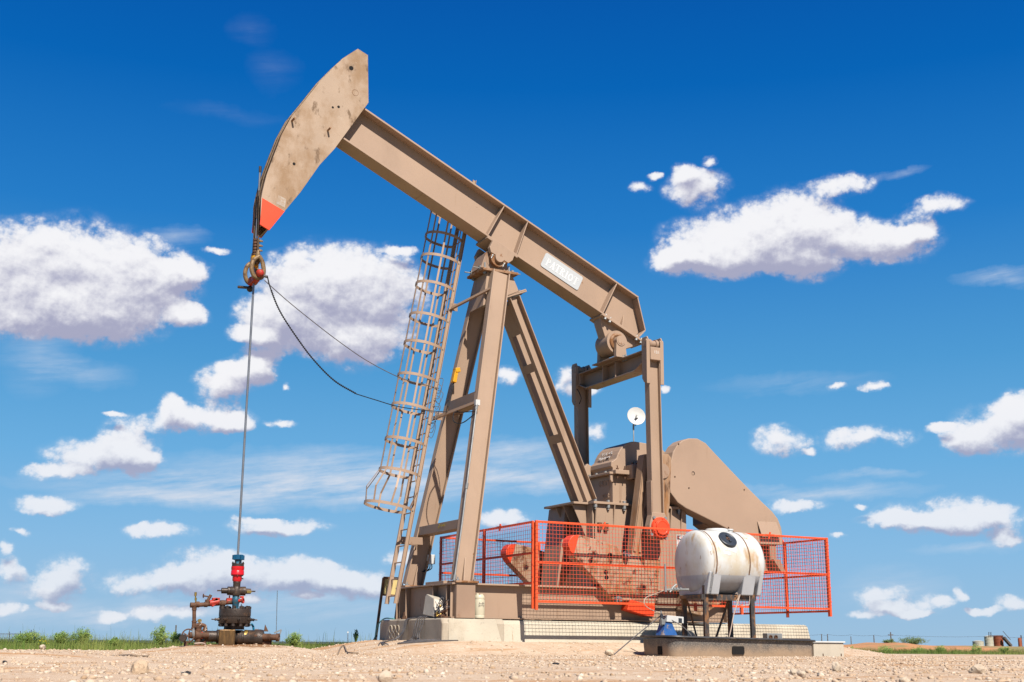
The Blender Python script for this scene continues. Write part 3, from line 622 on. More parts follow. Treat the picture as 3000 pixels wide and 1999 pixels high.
# ---- pitmans and equalizer
for sg in (-1, 1):
    y = sg * 1.585; nm = 'near' if sg < 0 else 'far'
    pb, pt = V((8.885, y, 2.98)), V((8.86, y, 6.60))
    c = part('pitman_arm', 'tan', PJ, .005, nm + ' pitman arm'); c.hbeam(pb, pt, (1, 0, 0), .31, .19, .022, .02); pm = c.done()
    pc2 = PY(1934, 1547, -1.7); pc2.y = y
    c = part('crank_pin_housing', 'tan', pm, .01)
    ring = [(.265 * math.cos(math.radians(a)), .265 * math.sin(math.radians(a))) for a in range(170, 371, 10)]
    c.xz([(pc2.x + a, pc2.z + b) for a, b in ring] + [(9.05, 3.05), (8.72, 3.05)], y - .1, y + .1)
    c.xz([(8.705, 2.9), (8.728, 2.9), (8.728, 3.75), (8.70, 3.75)], y - .095, y + .095); c.done()
    c = part('crank_pin', 'iron', pm); c.cyl((pc2.x, 0, pc2.z), (0, sg, 0), .13, 1.2, 1.6, 24); c.done()
    c = part('pin_cover', 'orange', pm, .006)
    c.lathe([(.232, 0), (.232, .05), (.215, .075), (.165, .085), (.16, .12), (.135, .122), (.13, .115), (.03, .115)], (pc2.x, sg * 1.686, pc2.z), (0, sg, 0), 36)
    for k in range(6):
        a = k * PI / 3 + .4; c.hex((pc2.x + .195 * math.cos(a), sg * 1.755, pc2.z + .195 * math.sin(a)), (0, sg, 0), .02, .025)
    c.done()
    for a in (55, 125, 215, 305):
        a = math.radians(a); c = part('bolt', 'galv', pm); c.hex((pc2.x + .27 * math.cos(a), sg * 1.675, pc2.z + .27 * math.sin(a)), (0, sg, 0), .034, .04); c.done()
    # wrist: two ears hung on the pin through the equalizer end
    for k, x0 in ((0, 8.66), (1, 9.035)):
        c = part('pitman_ear', 'tan', pm, .006)
        c.prism([(-.13, 6.98), (-.09, 7.05), (.09, 7.05), (.13, 6.98), (.12, 6.1), (.05, 6.0), (-.05, 6.0), (-.12, 6.1)], YV, (0, 0, 1), (1, 0, 0), (0, y, 0), x0, x0 + .03 - k * .0)
        c.prism([(-.13, 6.95), (-.10, 6.99), (-.10, 5.95), (-.12, 5.95)], YV, (0, 0, 1), (1, 0, 0), (0, y, 0), x0 - .03, x0 + .06); c.done()
    c = part('wrist_pin', 'tan_dark', pm, .008); c.cyl((8.6, y, 6.90), (1, 0, 0), .085, .05, .46, 24); c.cyl((8.6, y, 6.9), (1, 0, 0), .11, .14, .2, 24); c.cyl((8.6, y, 6.9), (1, 0, 0), .11, .32, .38, 24); c.done()
EQ = part('equalizer', 'tan_dark', PJ, .005)
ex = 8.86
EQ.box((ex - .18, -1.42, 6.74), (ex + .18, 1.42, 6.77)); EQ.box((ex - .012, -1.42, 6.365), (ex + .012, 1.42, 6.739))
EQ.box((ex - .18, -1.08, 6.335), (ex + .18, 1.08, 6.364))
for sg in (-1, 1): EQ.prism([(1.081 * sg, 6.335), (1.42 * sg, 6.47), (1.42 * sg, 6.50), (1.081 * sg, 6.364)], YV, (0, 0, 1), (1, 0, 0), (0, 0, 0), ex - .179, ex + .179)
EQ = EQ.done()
for y in (-.28, .28):
    c = part('stiffener', 'tan', EQ, .003); c.box((ex - .172, y - .011, 6.366), (ex - .013, y + .011, 6.738)); c.box((ex + .013, y - .011, 6.366), (ex + .172, y + .011, 6.738)); c.done()
for sg in (-1, 1):
    c = part('end_block', 'tan', EQ, .012); c.box((ex - .14, sg * 1.40, 6.50), (ex + .14, sg * 1.74, 6.80)); eb = c.done()
    if sg < 0: text('paint_marks', '1B1', 'chalk', (ex + .02, -1.7425, 6.68), (1, 0, 0), (0, 0, 1), .1, eb, .001)
# tail bearing between beam and equalizer
tb = PY(1818, 999, -.42)
TB = part('tail_bearing', 'tan', PJ, .008)
TB.cyl((tb.x, 0, tb.z), (0, 1, 0), .285, -.27, .27, 40)
bl = stp(1774, 940, -.25); br = stp(1872, 1007, -.25)
hs = [stp(x, y, -.27) for x, y in ((1762, 936), (1796, 952), (1838, 985), (1866, 1000), (1872, 1012), (1853, 1018), (1836, 1030), (1800, 1036), (1766, 990), (1757, 955))]
TB.prism([(bl[0] - .1, -BD - .05), (br[0] + .05, -BD - .05), (br[0], -BD - .15), (st(tb)[0] + .27, st(tb)[1] - .02), (st(tb)[0] - .27, st(tb)[1] - .02), (bl[0] - .06, -BD - .16)], BS, BT, YV, BO, -.15, .15)
bbox(TB, bl[0] - .16, br[0] + .12, -BD - .055, -BD - .002, -.3, .3); TB = TB.done()
c = part('boss', 'tan', TB, .008); c.cyl((tb.x, 0, tb.z), (0, 1, 0), .125, -.45, .45, 30); c.cyl((tb.x, 0, tb.z), (0, 1, 0), .09, -.458, .458, 30); c.done()
c = part('rusted_face', 'rust_tan', TB, .004); c.torus((tb.x, -.272, tb.z), (0, 1, 0), .17, .05, 30, 8); c.nxt(); c.torus((tb.x, .272, tb.z), (0, 1, 0), .17, .05, 30, 8); c.done()
c = part('saddle_bracket', 'tan', TB, .006)
for sg in (-1, 1): c.xz([(tb.x - .12, tb.z), (tb.x + .12, tb.z), (tb.x + .17, 6.80), (tb.x - .14, 6.80)], sg * .38 - .055, sg * .38 + .055)
c.box((tb.x - .24, -.62, 6.771), (tb.x + .26, .5, 6.80)); c.done()
for k, dy in ((0, -.27), (.1, -.27)):
    for s_ in (bl[0] - .04, br[0] - .12):
        c = part('bolt', 'galv', TB); c.hex(BP(s_ + k * 1.4, -BD - .10, dy), BT, .036, .045); c.hex(BP(s_ + k * 1.4, -BD + .042, dy + .06), BT, .024, .022); c.cyl(BP(s_ + k * 1.4, -BD, dy + .03), BT, .014, -.08, .06, 8); c.done()
for dy in (-.46, -.56, .44):
    c = part('bolt', 'galv', TB); c.hex((tb.x + .05, dy, 6.80), (0, 0, 1), .036, .05); c.cyl((tb.x + .05, dy, 6.8), (0, 0, 1), .015, -.09, .07, 8); c.hex((tb.x + .05, dy, 6.715), (0, 0, 1), .032, .025); c.done()
c = part('grease_line', 'black', EQ); c.tube(spline([(8.68, 1.5, 6.4), (8.66, 1.36, 6.3), (8.68, 1.28, 6.12), (8.7, 1.4, 6.0)]), .012, 6); c.done()

# ---- belt guard and motor
gpx = [(1964.6, 1444), (1961, 1406), (1964, 1360), (1972, 1325), (1984, 1304), (1999, 1291), (2018, 1284.5), (2043.5, 1285), (2067.5, 1298), (2091, 1324), (2139, 1375), (2187, 1425), (2235, 1473),
       (2262, 1498), (2279, 1520), (2289, 1545), (2293, 1573), (2293, 1597), (2230, 1595), (2149, 1559), (2106, 1537), (2067.5, 1518), (2010, 1489.5), (1986, 1473)]
gp = [(p.x, p.z) for p in (PY(x, y, -.92) for x, y in gpx)]
BG = part('belt_guard', 'tan_clean', PJ, .02); BG.xz(gp, -.92, -.52); BG = BG.done()
p = PY(2031, 1387, -.92); c = part('access_hole_disc', 'hole_shade', BG); c.cyl(p, (0, -1, 0), .045, -.01, .003, 20); c.done(); c = part('hole_plug', 'tan', BG); c.cyl(p + V((-.012, -.004, -.008)), (0, -1, 0), .032, -.01, .004, 20); c.done()
c = part('inspection_hatch', 'tan_clean', BG, .004)
p0, p1, p2, p3 = (PY(x, y, -.935) for x, y in ((2219, 1528), (2275, 1530), (2283, 1575), (2226, 1573)))
c.add([p0, p1, p2 + V((0, -.09, 0)), p3 + V((0, -.09, 0))] + [v + V((0, .012, 0)) for v in (p0, p1, p2 + V((0, -.09, 0)), p3 + V((0, -.09, 0)))],
      [(0, 1, 2, 3), (7, 6, 5, 4), (0, 4, 5, 1), (1, 5, 6, 2), (2, 6, 7, 3), (3, 7, 4, 0)]); c.done()
for x, y in ((1988, 1301), (1977, 1397), (2018, 1430), (2180, 1435), (2266, 1548), (2134, 1546)):
    p = PY(x, y, -.92); c = part('bolt', 'rust_pipe', BG); c.hex(p, (0, -1, 0), .018, .012); c.done()
MT = part('motor_mount', 'tan_dark', PJ, .006)
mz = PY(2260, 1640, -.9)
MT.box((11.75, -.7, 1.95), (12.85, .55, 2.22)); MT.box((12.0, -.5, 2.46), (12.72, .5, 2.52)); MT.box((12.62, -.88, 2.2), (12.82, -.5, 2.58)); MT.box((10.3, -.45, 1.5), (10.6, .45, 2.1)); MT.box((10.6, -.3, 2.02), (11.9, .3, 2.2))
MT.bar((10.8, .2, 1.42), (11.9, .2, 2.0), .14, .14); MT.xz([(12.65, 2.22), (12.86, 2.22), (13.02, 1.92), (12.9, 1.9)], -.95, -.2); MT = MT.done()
c = part('electric_motor', 'tan_dark', MT, .01); c.cyl((12.3, -.45, 2.62), (0, 1, 0), .26, 0, .85, 28); c.box((11.2, -.7, 2.06), (11.9, -.3, 2.44)); c.done()
c = part('guard_bracket', 'tan_dark', BG, .004); c.xz([(10.95, 3.2), (11.7, 2.75), (11.7, 2.55), (10.95, 3.0)], -.5, -.1); c.done()

# ================================================================== CAGED LADDER
LY0, LY1 = .40, .86; LYC = .63
lb_, lt_ = PY(1163, 1769, LY0), PY(1362, 700, LY0); LSL = (lt_.x - lb_.x) / (lt_.z - lb_.z)
LD = thing('caged_ladder', (lb_.x, LYC, 1.0), 'tall tan steel ladder with a hooped safety cage leaning against the pump jack legs', 'ladder')
RX = lambda z: lb_.x - .04 + LSL * (z - lb_.z)
LA = V((LSL, 0, 1)).normalized(); zt_ = 10.9
for y in (LY0, LY1):
    c = part('rail', 'tan', LD, .003)
    p, q_ = V((RX(1.02), y, 1.02)), V((RX(zt_), y, zt_)); sg = 1 if y < LYC else -1
    c.bar(p, q_, .012, .085); c.bar(p + V((.04, sg * -.022, 0)), q_ + V((.04, sg * -.022, 0)), .045, .01); c.bar(p + V((-.04, sg * -.022, 0)), q_ + V((-.04, sg * -.022, 0)), .045, .01); c.done()
z = 1.18
while z < zt_:
    c = part('rung', 'tan_dark', LD); c.tube([(RX(z), LY0 + .005, z), (RX(z), LY1 - .005, z)], .014, 8); c.done()
    z += .356
hoop = [(0, -.235), (-.10, -.33), (-.30, -.38), (-.52, -.36), (-.70, -.25), (-.79, -.09), (-.79, .09), (-.70, .25), (-.52, .36), (-.30, .38), (-.10, .33), (0, .235)]
def hoop_pts(z, k=1.0):
    pts = spline([(a * k, b * (1 + (k - 1) * (1 if a < -.05 else 0)), 0) for a, b in hoop], 4)
    return [V((RX(z) - .03 + p.x, LYC + p.y, z - p.x * .17)) for p in pts]
zh = [PY(x, y, LY0).z for x, y in ((1222, 1497), (1228, 1394), (1250, 1305), (1268, 1206), (1285, 1119), (1298, 1024), (1318, 944), (1332, 852), (1352, 774))]; zh += [zh[-1] + .55, zh[-1] + 1.25]
for i, z in enumerate(zh):
    k = 1.22 if i == 0 else 1.0
    pts = hoop_pts(z, k); c = part('cage_hoop', 'tan', LD)
    vs = []; fs = []
    for j, p in enumerate(pts):
        t = (pts[min(j + 1, len(pts) - 1)] - pts[max(j - 1, 0)]).normalized(); n = t.cross(LA).normalized() * .005
        vs += [p - LA * .032 - n, p + LA * .032 - n, p + LA * .032 + n, p - LA * .032 + n]
    for j in range(len(pts) - 1):
        a = j * 4; fs += [(a + m, a + (m + 1) % 4, a + 4 + (m + 1) % 4, a + 4 + m) for m in range(4)]
    c.add(vs, fs); c.done()
for idx in (4, 11, 17, 22, 28, 34, 40):
    c = part('cage_bar', 'tan', LD); prev = None
    pts = [hoop_pts(z, 1.22 if i == 0 else 1.0)[idx] for i, z in enumerate(zh)]
    cen = sum((p - V((RX(z), LYC, z)) for p, z in zip(pts[1:], zh[1:])), V()) / (len(zh) - 1)
    out = V((cen.x + .4, cen.y, 0)).normalized(); side = LA.cross(out)
    mid = pts[0].lerp(pts[1], .45) + out * .13
    pp = [pts[0] - LA * .03] + [mid] + pts[1:]
    for a, b in zip(pp, pp[1:]): c.bar(a - out * .008, b - out * .008, .042, .007, side)
    c.done()
for (u0, v0, yn), (u1, v1) in (((1430, 849, -.46), (1322, 904)), ((1388, 1181, -.82), (1277, 1224))):
    c = part('wall_bracket', 'tan_dark', LD, .003); a, b = PX(u0, v0, LT(8 if v0 < 900 else 5.2) - .03), PY(u1, v1, LY0 - .01); d = (b - a).normalized()
    c.bar(a - d * .1, b + d * .1, .075, .012, V((0, 0, 1))); c.bar(a - d * .1 + V((-.03, 0, -.042)), b + d * .1 + V((-.03, 0, -.042)), .06, .01, V((1, 0, 0))); c.box((b.x - .02, LY0 - .012, b.z - .05), (b.x + .16, LY0, b.z + .13)); c.done()
c = part('wall_bracket', 'tan_dark', LD, .003); z = PY(1219, 1587, .9).z
c.box((RX(z) - .0, LY1 - .02, z - .07), (LT(z) + .08, LY1 - .005, z + .09)); c.bar((RX(z), LY1 - .012, z), (LT(z) + .05, 1.1, z), .012, .15); c.done()
c = part('cage_bolt', 'galv', LD)
for i, z in enumerate(zh):
    for y in (LY0 - .01, LY1 + .01): c.hex((RX(z) - .0, y, z), (0, -1 if y < LYC else 1, 0), .016, .012); c.nxt()
c.done()

# ================================================================== things hung on the pump jack
rp0, rp1 = PY(697, 1627, 0), PY(743, 836, 0)
hb, ht = PY(765, 583, -.3), PY(745, 690, 0)
bx = rp1.x
BR = thing('wire_rope_bridle', (0, 0, 10.6), 'brown wire rope bridle draped over the horsehead nose down to the hanger', 'wire rope')
for y in (-.13, .13):
    c = part('rope', 'wire_rope', BR); pts = [a + V((-.012, y, 0)) for a in [V((x, 0, z)) for x, z in hp[8:] + hp[:1]][2:]]
    low = V((bx + (.02 if y < 0 else -.02), y * .9, PY(745, 770, 0).z)); c.tube([low] + [low.lerp(pts[0], .5)] + pts, .021, 8); c.done()
    c = part('rope_socket', 'worn_iron', BR); c.lathe([(.028, 0), (.05, .02), (.05, .22), (.03, .3)], low + V((0, 0, -.06)), (0, 0, 1), 16); c.done()
for k in range(3):
    c = part('rope_clip', 'worn_iron', BR); p = V((bx + .05, -.13, PY(760, 712 + 14 * k, 0).z)); c.box(p - V((.03, .03, .02)), p + V((.02, .03, .02))); c.hex(p + V((.02, 0, 0)), (1, 0, 0), .018, .035); c.done()
CBR = thing('carrier_bar', (bx, 0, PY(748, 815, 0).z), 'red and grey hook shaped carrier bar hanging under the bridle ropes', 'carrier bar')
zc = PY(748, 815, 0).z
c = part('bar', 'red_worn', CBR, .012); c.box((bx - .07, -.21, zc - .12), (bx + .07, .21, zc + .02)); c.done()
for sg in (-1, 1):
    c = part('hook', 'worn_iron', CBR)
    c.tube(spline([(bx + .02, sg * .22, zc + .42), (bx - .10, sg * .235, zc + .30), (bx - .13, sg * .24, zc + .12), (bx - .06, sg * .24, zc - .04), (bx + .08, sg * .24, zc - .05), (bx + .13, sg * .235, zc + .08), (bx + .10, sg * .225, zc + .28), (bx + .02, sg * .22, zc + .42)], 6), .046, 10); c.done()
    c = part('pin_end', 'red_worn', CBR); c.sphere((bx + .04, sg * .29, zc + .03), .085, 10); c.done()
c = part('latch_pin', 'iron', CBR); c.tube([(bx - .02, .3, zc - .14), (bx - .22, .42, zc - .12)], .03, 10); c.sphere((bx, .27, zc - .17), .07, 8); c.done()
c = part('load_cell', 'yellow', CBR, .01); z0 = PY(748, 784, 0).z; c.lathe([(.07, 0), (.08, .01), (.08, .09), (.072, .1), (.072, .13), (.082, .14), (.082, .23), (.07, .24)], (bx, 0, z0), (0, 0, 1), 24); c.done()
c = part('cap_label', 'print_black', CBR); c.box((bx - .03, -.0835, z0 + .04), (bx + .03, -.078, z0 + .12)); c.done()
c = part('wire_lead', 'cable_grey', CBR); c.tube([(bx + .12, -.25, zc), (bx + .2, -.3, zc - .03)], .03, 8); c.done()
PR = tag(MB().tube([rp0 - V((0, 0, .1)), rp1], .023, 14).tube([rp1, PY(744, 790, 0), PY(762, 500, 0) + V((.0, 0, 0))], .02, 10).build('polished_rod', 'steel'), 'long thin polished steel rod running from the carrier bar down into the wellhead', 'rod')
c = part('rod_clamp', 'rust_pipe', PR)
zcl0, zcl1 = PY(748, 753, 0).z, PY(748, 702, 0).z
for k in range(6): zz = zcl0 + (zcl1 - zcl0) * (k + .3) / 6; c.lathe([(.045, 0), (.066, .01), (.066, .05), (.045, .06)], (bx, 0, zz), (0, 0, 1), 16)
c.cyl((bx, 0, zcl0), (0, 0, 1), .042, 0, zcl1 - zcl0, 14); c.done()
c = part('rod_top', 'iron', PR); c.tube([PY(762, 505, 0), PY(762.5, 488, 0)], .03, 10); c.nxt(); c.tube([PY(753, 640, 0), PY(758, 560, 0)], .032, 10); c.done()
w0 = V((bx + .2, -.3, zc - .03))
w1 = PX(1395, 1206, LT(5.2) - .05)
cu = [w0, V((bx + .28, -.28, zc - .25))] + [PY(x, y, -.3 + .0 * k) for k, (x, y) in enumerate(((820, 912), (870, 990), (920, 1056), (980, 1116), (1045, 1155)))]
cu2 = [PY(x, y, -.3 + t) for x, y, t in ((1045, 1155, 0), (1100, 1172, .2), (1165, 1191, .4), (1240, 1202, .5), (1330, 1208, .2))] + [w1]
CO = tag(MB().tube(spline(cu, 10), .013, 6).build('signal_cable', 'black'), 'black coiled signal cable sagging from the carrier bar to the ladder brackets', 'cable')
h_ = MB(); sp_ = spline(cu, 26)[30:]
for i in range(0, len(sp_) - 1, 2):
    d = (sp_[i + 1] - sp_[i]).normalized(); h_.lathe([(.014, -.01), (.026, 0), (.014, .01)], sp_[i], d, 8)
h_.build('coil', 'black', CO); MB().tube(spline(cu2, 6), .010, 6).build('tail', 'black', CO)
tw = [PY(775, 822, -.3), PY(840, 880, -.2), PY(920, 945, 0), PY(1000, 1006, .2), PY(1080, 1060, .3), PY(1180, 1110, .35), PY(1278, 1136, .37), V((RX(5.75) + .02, LY0 - .03, 5.75))]
tag(MB().tube(spline(tw, 8), .009, 6).build('thin_wire', 'cable_grey'), 'thin grey wire strung between the carrier bar and the ladder rail', 'wire')
# tangled wires tied on the ladder rail
tg = MB()
for k in range(9):
    z = 4.95 + .13 * k; r_ = random.uniform(.06, .17)
    tg.tube(spline([(RX(z) + .03, LY0 - .03, z), (RX(z) + .03 + r_, LY0 - .1, z - r_ * random.uniform(.3, 1.5)), (RX(z) + r_ * .5, LY0 - .08, z - .33), (RX(z - .3) + .02, LY0 - .04, z - .3 + random.uniform(-.1, .1))], 5), .007, 5)
tag(tg.build('loose_wires', 'cable_grey'), 'tangle of loose grey wires tied along the right ladder rail', 'wires')
# yellow device, junction box, conduit, satellite dish
mb = MB(); p = PX(1333, 1104, LT(5.85) - .04); mb.bar(p + V((.02, 0, .16)), p + V((-.03, 0, -.14)), .13, .09); mb.bar(p + V((.05, 0, .10)), p + V((.03, 0, .2)), .16, .12)
YB = tag(mb.build('sensor_box', 'yellow', None, .01), 'small yellow sensor box clamped to the left front leg', 'sensor')
c = part('lead', 'black', YB); c.tube(spline([p + V((-.03, 0, -.14)), p + V((-.06, -.02, -.28)), p + V((-.1, 0, -.5)), p + V((-.16, .0, -.7))], 5), .014, 6); c.done()
p = PX(1261, 1640, LT(1.9) + .5); jb = MB(); jb.box(p + V((-.09, -.07, -.10)), p + V((.09, .07, .11)))
JB = tag(jb.build('junction_box', 'white', None, .012), 'white junction box with black wires fixed behind the left front leg', 'junction box')
c = part('wires', 'black', JB); 
for k in range(3): c.tube(spline([p + V((-.06 + .04 * k, -.03, -.10)), p + V((-.09 + .05 * k, -.04, -.2)), p + V((-.2 + .03 * k, -.02, -.28))], 5), .012, 6)
c.done()
zz = [(1.47, -1.41), (2.6, -1.30), (4.0, -1.12), (5.2, -.965)]
CD = tag(MB().tube([(LT(z) - .03, y, z) for z, y in zz], .018, 10).build('conduit', 'galv'), 'grey metal conduit strapped up the nearest front leg', 'conduit')
c = part('fitting', 'galv', CD)
for z, y in ((1.5, -1.405), (3.4, -1.20), (5.15, -.97)): c.cyl((LT(z) - .03, y, z), LA, .032, -.06, .06, 10); c.nxt()
c.done()
c = part('end_cap', 'white', CD); c.box((LT(5.2) - .07, -1.0, 5.18), (LT(5.2) + .03, -.92, 5.3)); c.done()
c = part('flex_lead', 'black', CD); c.tube(spline([(LT(5.0) - .03, -.99, 5.0), (LT(5.0) - .25, -.8, 4.8), (LT(5.0) - .36, -.6, 4.85), (LT(5.0) - .3, -.45, 5.06), (LT(5.0) - .12, -.3, 5.15)], 6), .012, 6); c.done()
dc = PY(1863, 1221, 0); dn = V((-.30, -.93, .18)).normalized()
DS = thing('satellite_dish', (9.40, 0, 4.75), 'small white satellite dish on a thin pole above the gearbox', 'satellite dish')
c = part('reflector', 'white', DS, sharp=60); R = .22; c.lathe([(R * k / 7, .008 + .04 * (k / 7) ** 2) for k in range(8)] + [(R + .005, .042)] + [(R * k / 7, -.006 + .04 * (k / 7) ** 2) for k in range(6, -1, -1)], dc, dn, 40); c.done()
c = part('feed_horn', 'galv', DS); c.tube([dc + dn * .02, dc + dn * .11], .014, 8); c.cyl(dc + dn * .1, dn, .03, 0, .03, 12); c.tube([dc + dn * .02 + V((.02, 0, -.06)), dc + dn * .03 + V((.02, 0, -.03))], .03, 8); c.done()
c = part('pole', 'galv', DS); c.tube([(9.40, .05, 4.76), (9.40, .05, 5.3), dc - dn * .05 + V((0, 0, -.2)), dc - dn * .05], .014, 10); c.tube([(9.40, .05, 5.2), (9.40, .05, 5.34)], .022, 10); c.done()

# ================================================================== GUARD FENCE
def fence_panel(label, p, q_, z0, z1, rails, posts, ext=.03, tie=None, meshz=None):
    """panel between ground points p, q_: tube rails, square posts, welded mesh"""
    p, q_ = V((*p, 0)), V((*q_, 0)); d = (q_ - p); L = d.length; d /= L; n = V((d.y, -d.x, 0))
    F = thing('mesh_guard_panel', (p.x, p.y, z0), label, 'guard fence', 'red mesh guard panels round the pump jack')
    for s_, za, zb_ in posts:
        c = part('post', 'fence', F, .004); a = p + d * s_; c.bar(a + V((0, 0, za)), a + V((0, 0, zb_)), .055, .055, d); c.done()
    for z in rails:
        c = part('rail', 'fence', F, .004); c.bar(p + V((0, 0, z)) + d * .03, q_ + V((0, 0, z)) - d * .03, .036, .045, n); c.done()
    c = part('wire_mesh', 'fence_wire', F); r_ = .0029; m0, m1 = meshz or (z0, z1); o_ = n * .026
    k = int(L / .0795)
    for i in range(1, k): c.bar(p + d * (L * i / k) + o_ + V((0, 0, m0)), p + d * (L * i / k) + o_ + V((0, 0, m1)), r_ * 2, r_ * 2, d)
    k = int((m1 - m0) / .0795)
    for i in range(1, k):
        z = m0 + (m1 - m0) * i / k; c.bar(p + o_ * 1.25 + V((0, 0, z)), q_ + o_ * 1.25 + V((0, 0, z)), r_ * 2, r_ * 2, n)
    c.done()
    c = part('clip', 'fence', F)
    for s_, za, zb_ in posts:
        for kk in range(5): z = z0 + (z1 - z0) * (kk + .5) / 5; c.bar(p + d * (s_ - .04) + o_ + V((0, 0, z)), p + d * (s_ + .04) + o_ + V((0, 0, z)), .02, .012, V((0, 0, 1))); c.nxt()
    c.done()
    for s_ in (tie or ()):
        c = part('clamp', 'fence', F); a = p + d * s_ + V((0, 0, z1 + .012)); c.bar(a - d * .12 , a + d * .12, .05, .03, n); c.bar(a - d * .03 + V((0, 0, -.08)), a + d * .02 + V((0, 0, .06)), .03, .03, n); c.done()
    return F
YN = -2.12; XL, XR = PY(1568, 1528, YN).x, PY(2424, 1582, YN).x; YF = PX(1291, 1578, XL).y
ZT, ZM, ZB = (PY(1568, y, YN).z for y in (1528, 1647.5, 1762)); ZL0, ZL1 = PY(1564, 1619, YN).z, PY(1564, 1707, YN).z
sx = lambda x, y: PY(x, y, YN).x - XL
fence_panel('long red wire mesh guard panel facing the camera in front of the counterweights', (XL, YN), (XR, YN), ZB, ZT, (ZB, ZM, ZT),
            ((.03, ZB - .17, ZT + .025), (sx(2038, 1785), ZB - .12, ZB + .05), (sx(2173, 1790), ZB - .17, ZB + .05), (XR - XL - .03, ZB - .17, ZT + .025)), tie=(sx(1770, 1545), sx(2255, 1572)))
fence_panel('red wire mesh guard panel at the left end beside the front legs', (XL, YF), (XL, YN + .05), ZL1, ZT, (ZL1, ZL0, ZT),
            ((.03, 1.2, ZT + .025), ((YF - YN) / 2, 1.35, ZT + .025), (YF - YN - .09, .9, ZT)), tie=(3.1,))
fence_panel('red wire mesh guard panel at the right end past the white tank', (XR, YN + .06), (XR, YF), ZB - .05, ZT, (ZB - .05, ZM, ZT),
            ((.0, ZB - .17, ZT), (PX(2303, 1700, XR).y - YN - .06, ZB - .17, ZT + .015), (YF - YN - .09, ZB - .17, ZT + .025)), tie=(1.5,))
fence_panel('red wire mesh guard panel on the far side seen through the others', (XR, YF), (XL, YF), ZB, ZT, (ZB, ZM, ZT), ((2.5, .9, ZT + .015), (5.1, .9, ZT + .015)))

# ================================================================== FOUNDATION
FB = MB()
fy = 1.53
FB.prism([(-fy - .0, .0), (-fy, .60), (-fy + .07, .70), (1.75, .70), (1.82, .60), (1.82, 0)], YV, (0, 0, 1), (1, 0, 0), (0, 0, 0), 3.765, 5.16)
FBo = tag(FB.build('concrete_block', 'concrete_end', None, .03), 'grey shade-toned weathered concrete foundation block under the front legs, cables hanging over it', 'foundation', 'concrete foundation blocks')
FB = MB()
Nx = 40; vs = []
prof = [(-1.52, .0), (-1.45, .60), (-1.43, .665), (-1.36, .695), (1.75, .695), (1.85, 0)]
FB.prism(prof, YV, (0, 0, 1), (1, 0, 0), (0, 0, 0), 5.162, 13.22)
m_ = FB.build('concrete_block', 'concrete', None, .02)
for v in m_.data.vertices:
    if v.co.x > 12: v.co.x += .12 * (1 - v.co.z / .7) - .05
tag(m_, 'long pale concrete foundation block under the gearbox and fence, mesh shadow on it', 'foundation', 'concrete foundation blocks')
c = MB(); c.xz([(3.9, .0), (5.16, 0), (4.95, .69), (3.9, .69)], -fy - .045, -fy + .02)
cc = c.build('side_plinth', 'concrete', FBo, .012)
for v in cc.data.vertices:
    w_ = v.co.z
    if v.co.y < -fy - .01 and w_ > .6: v.co.y += .05
c = MB()
for y in (.75, .95, 1.15):
    c.torus((3.762, y, .5), (1, 0, 0), .075, .014, 20, 6); c.torus((3.762, y, .36), (1, 0, 0), .06, .012, 20, 6)
c.build('cast_ring', 'concrete_end', FBo)
# anchor clamps
for x, y, lab in ((3.9, .75, 'rusty anchor bolt farthest from the camera on the weathered block end'), (3.95, -1.1, 'rusty anchor bolt between the tipped beige housing and the block corner'), (3.9, -1.35, 'rusty anchor bolt nearest the sunlit corner of the weathered block')):
    c = MB(); c.box((x - .06, y - .05, .70), (x + .05, y + .05, .74)); c.cyl((x, y, .7), (0, 0, 1), .02, 0, .16, 8); c.hex((x, y, .74), (0, 0, 1), .04, .04)
    tag(c.build('anchor_bolt', 'rust_pipe'), lab, 'anchor bolt', 'anchor bolts on the foundation')
# white jug
jp = PY(1403, 1812, -1.43); JG = thing('plastic_jug', (jp.x, -1.43, .70), 'cream plastic jug with faded handwriting standing on the concrete ledge', 'jug')
c = part('body', 'jug', JG); c.lathe([(.09, 0), (.112, .012), (.115, .06), (.111, .07), (.115, .085), (.115, .36), (.108, .38), (.113, .395), (.108, .44), (.09, .468), (.05, .475)], (jp.x, -1.43, .70), (0, 0, 1), 32); c.done()
c = part('handle', 'jug', JG); c.box((jp.x - .07, -1.45, 1.165), (jp.x - .02, -1.41, 1.2)); c.nxt(); c.box((jp.x + .01, -1.46, 1.165), (jp.x + .07, -1.4, 1.19)); c.done()
scribble('writing', 'marker', (jp.x, -1.5475, .98), (1, 0, 0), (0, 0, 1), .13, .09, JG, 8, 2)
# broken light housing on the block end
bp_ = PX(1262, 1795, 3.86); BL = thing('broken_housing', (3.86, bp_.y, .70), 'cracked beige plastic housing tipped over on the concrete block end', 'housing')
c = part('shell', 'offwhite', BL, .015)
y0 = bp_.y
c.add([(3.80, y0 - .30, .72), (3.80, y0 + .28, .78), (3.84, y0 + .25, 1.17), (3.84, y0 + .18, 1.2), (4.04, y0 - .35, .80), (4.06, y0 + .1, .80), (4.04, y0 - .1, 1.12), (4.04, y0 - .28, 1.02), (3.84, y0 - .18, 1.1)],
      [(0, 1, 2, 3, 8), (0, 8, 7, 4), (8, 3, 6, 7), (4, 7, 6, 5), (0, 4, 5, 1), (1, 5, 6, 3, 2)]); c.done()
c = part('bracket', 'rust_pipe', BL); c.tube([(3.84, y0 - .15, .76), (3.84, y0 - .62, .74)], .035, 10); c.tube([(3.83, y0 - .4, .76), (3.9, y0 - .72, .86)], .028, 10); c.box((3.8, y0 - .5, .72), (3.92, y0 - .36, .82)); c.done()
c = part('wire_tangle', 'cable_grey', BL)
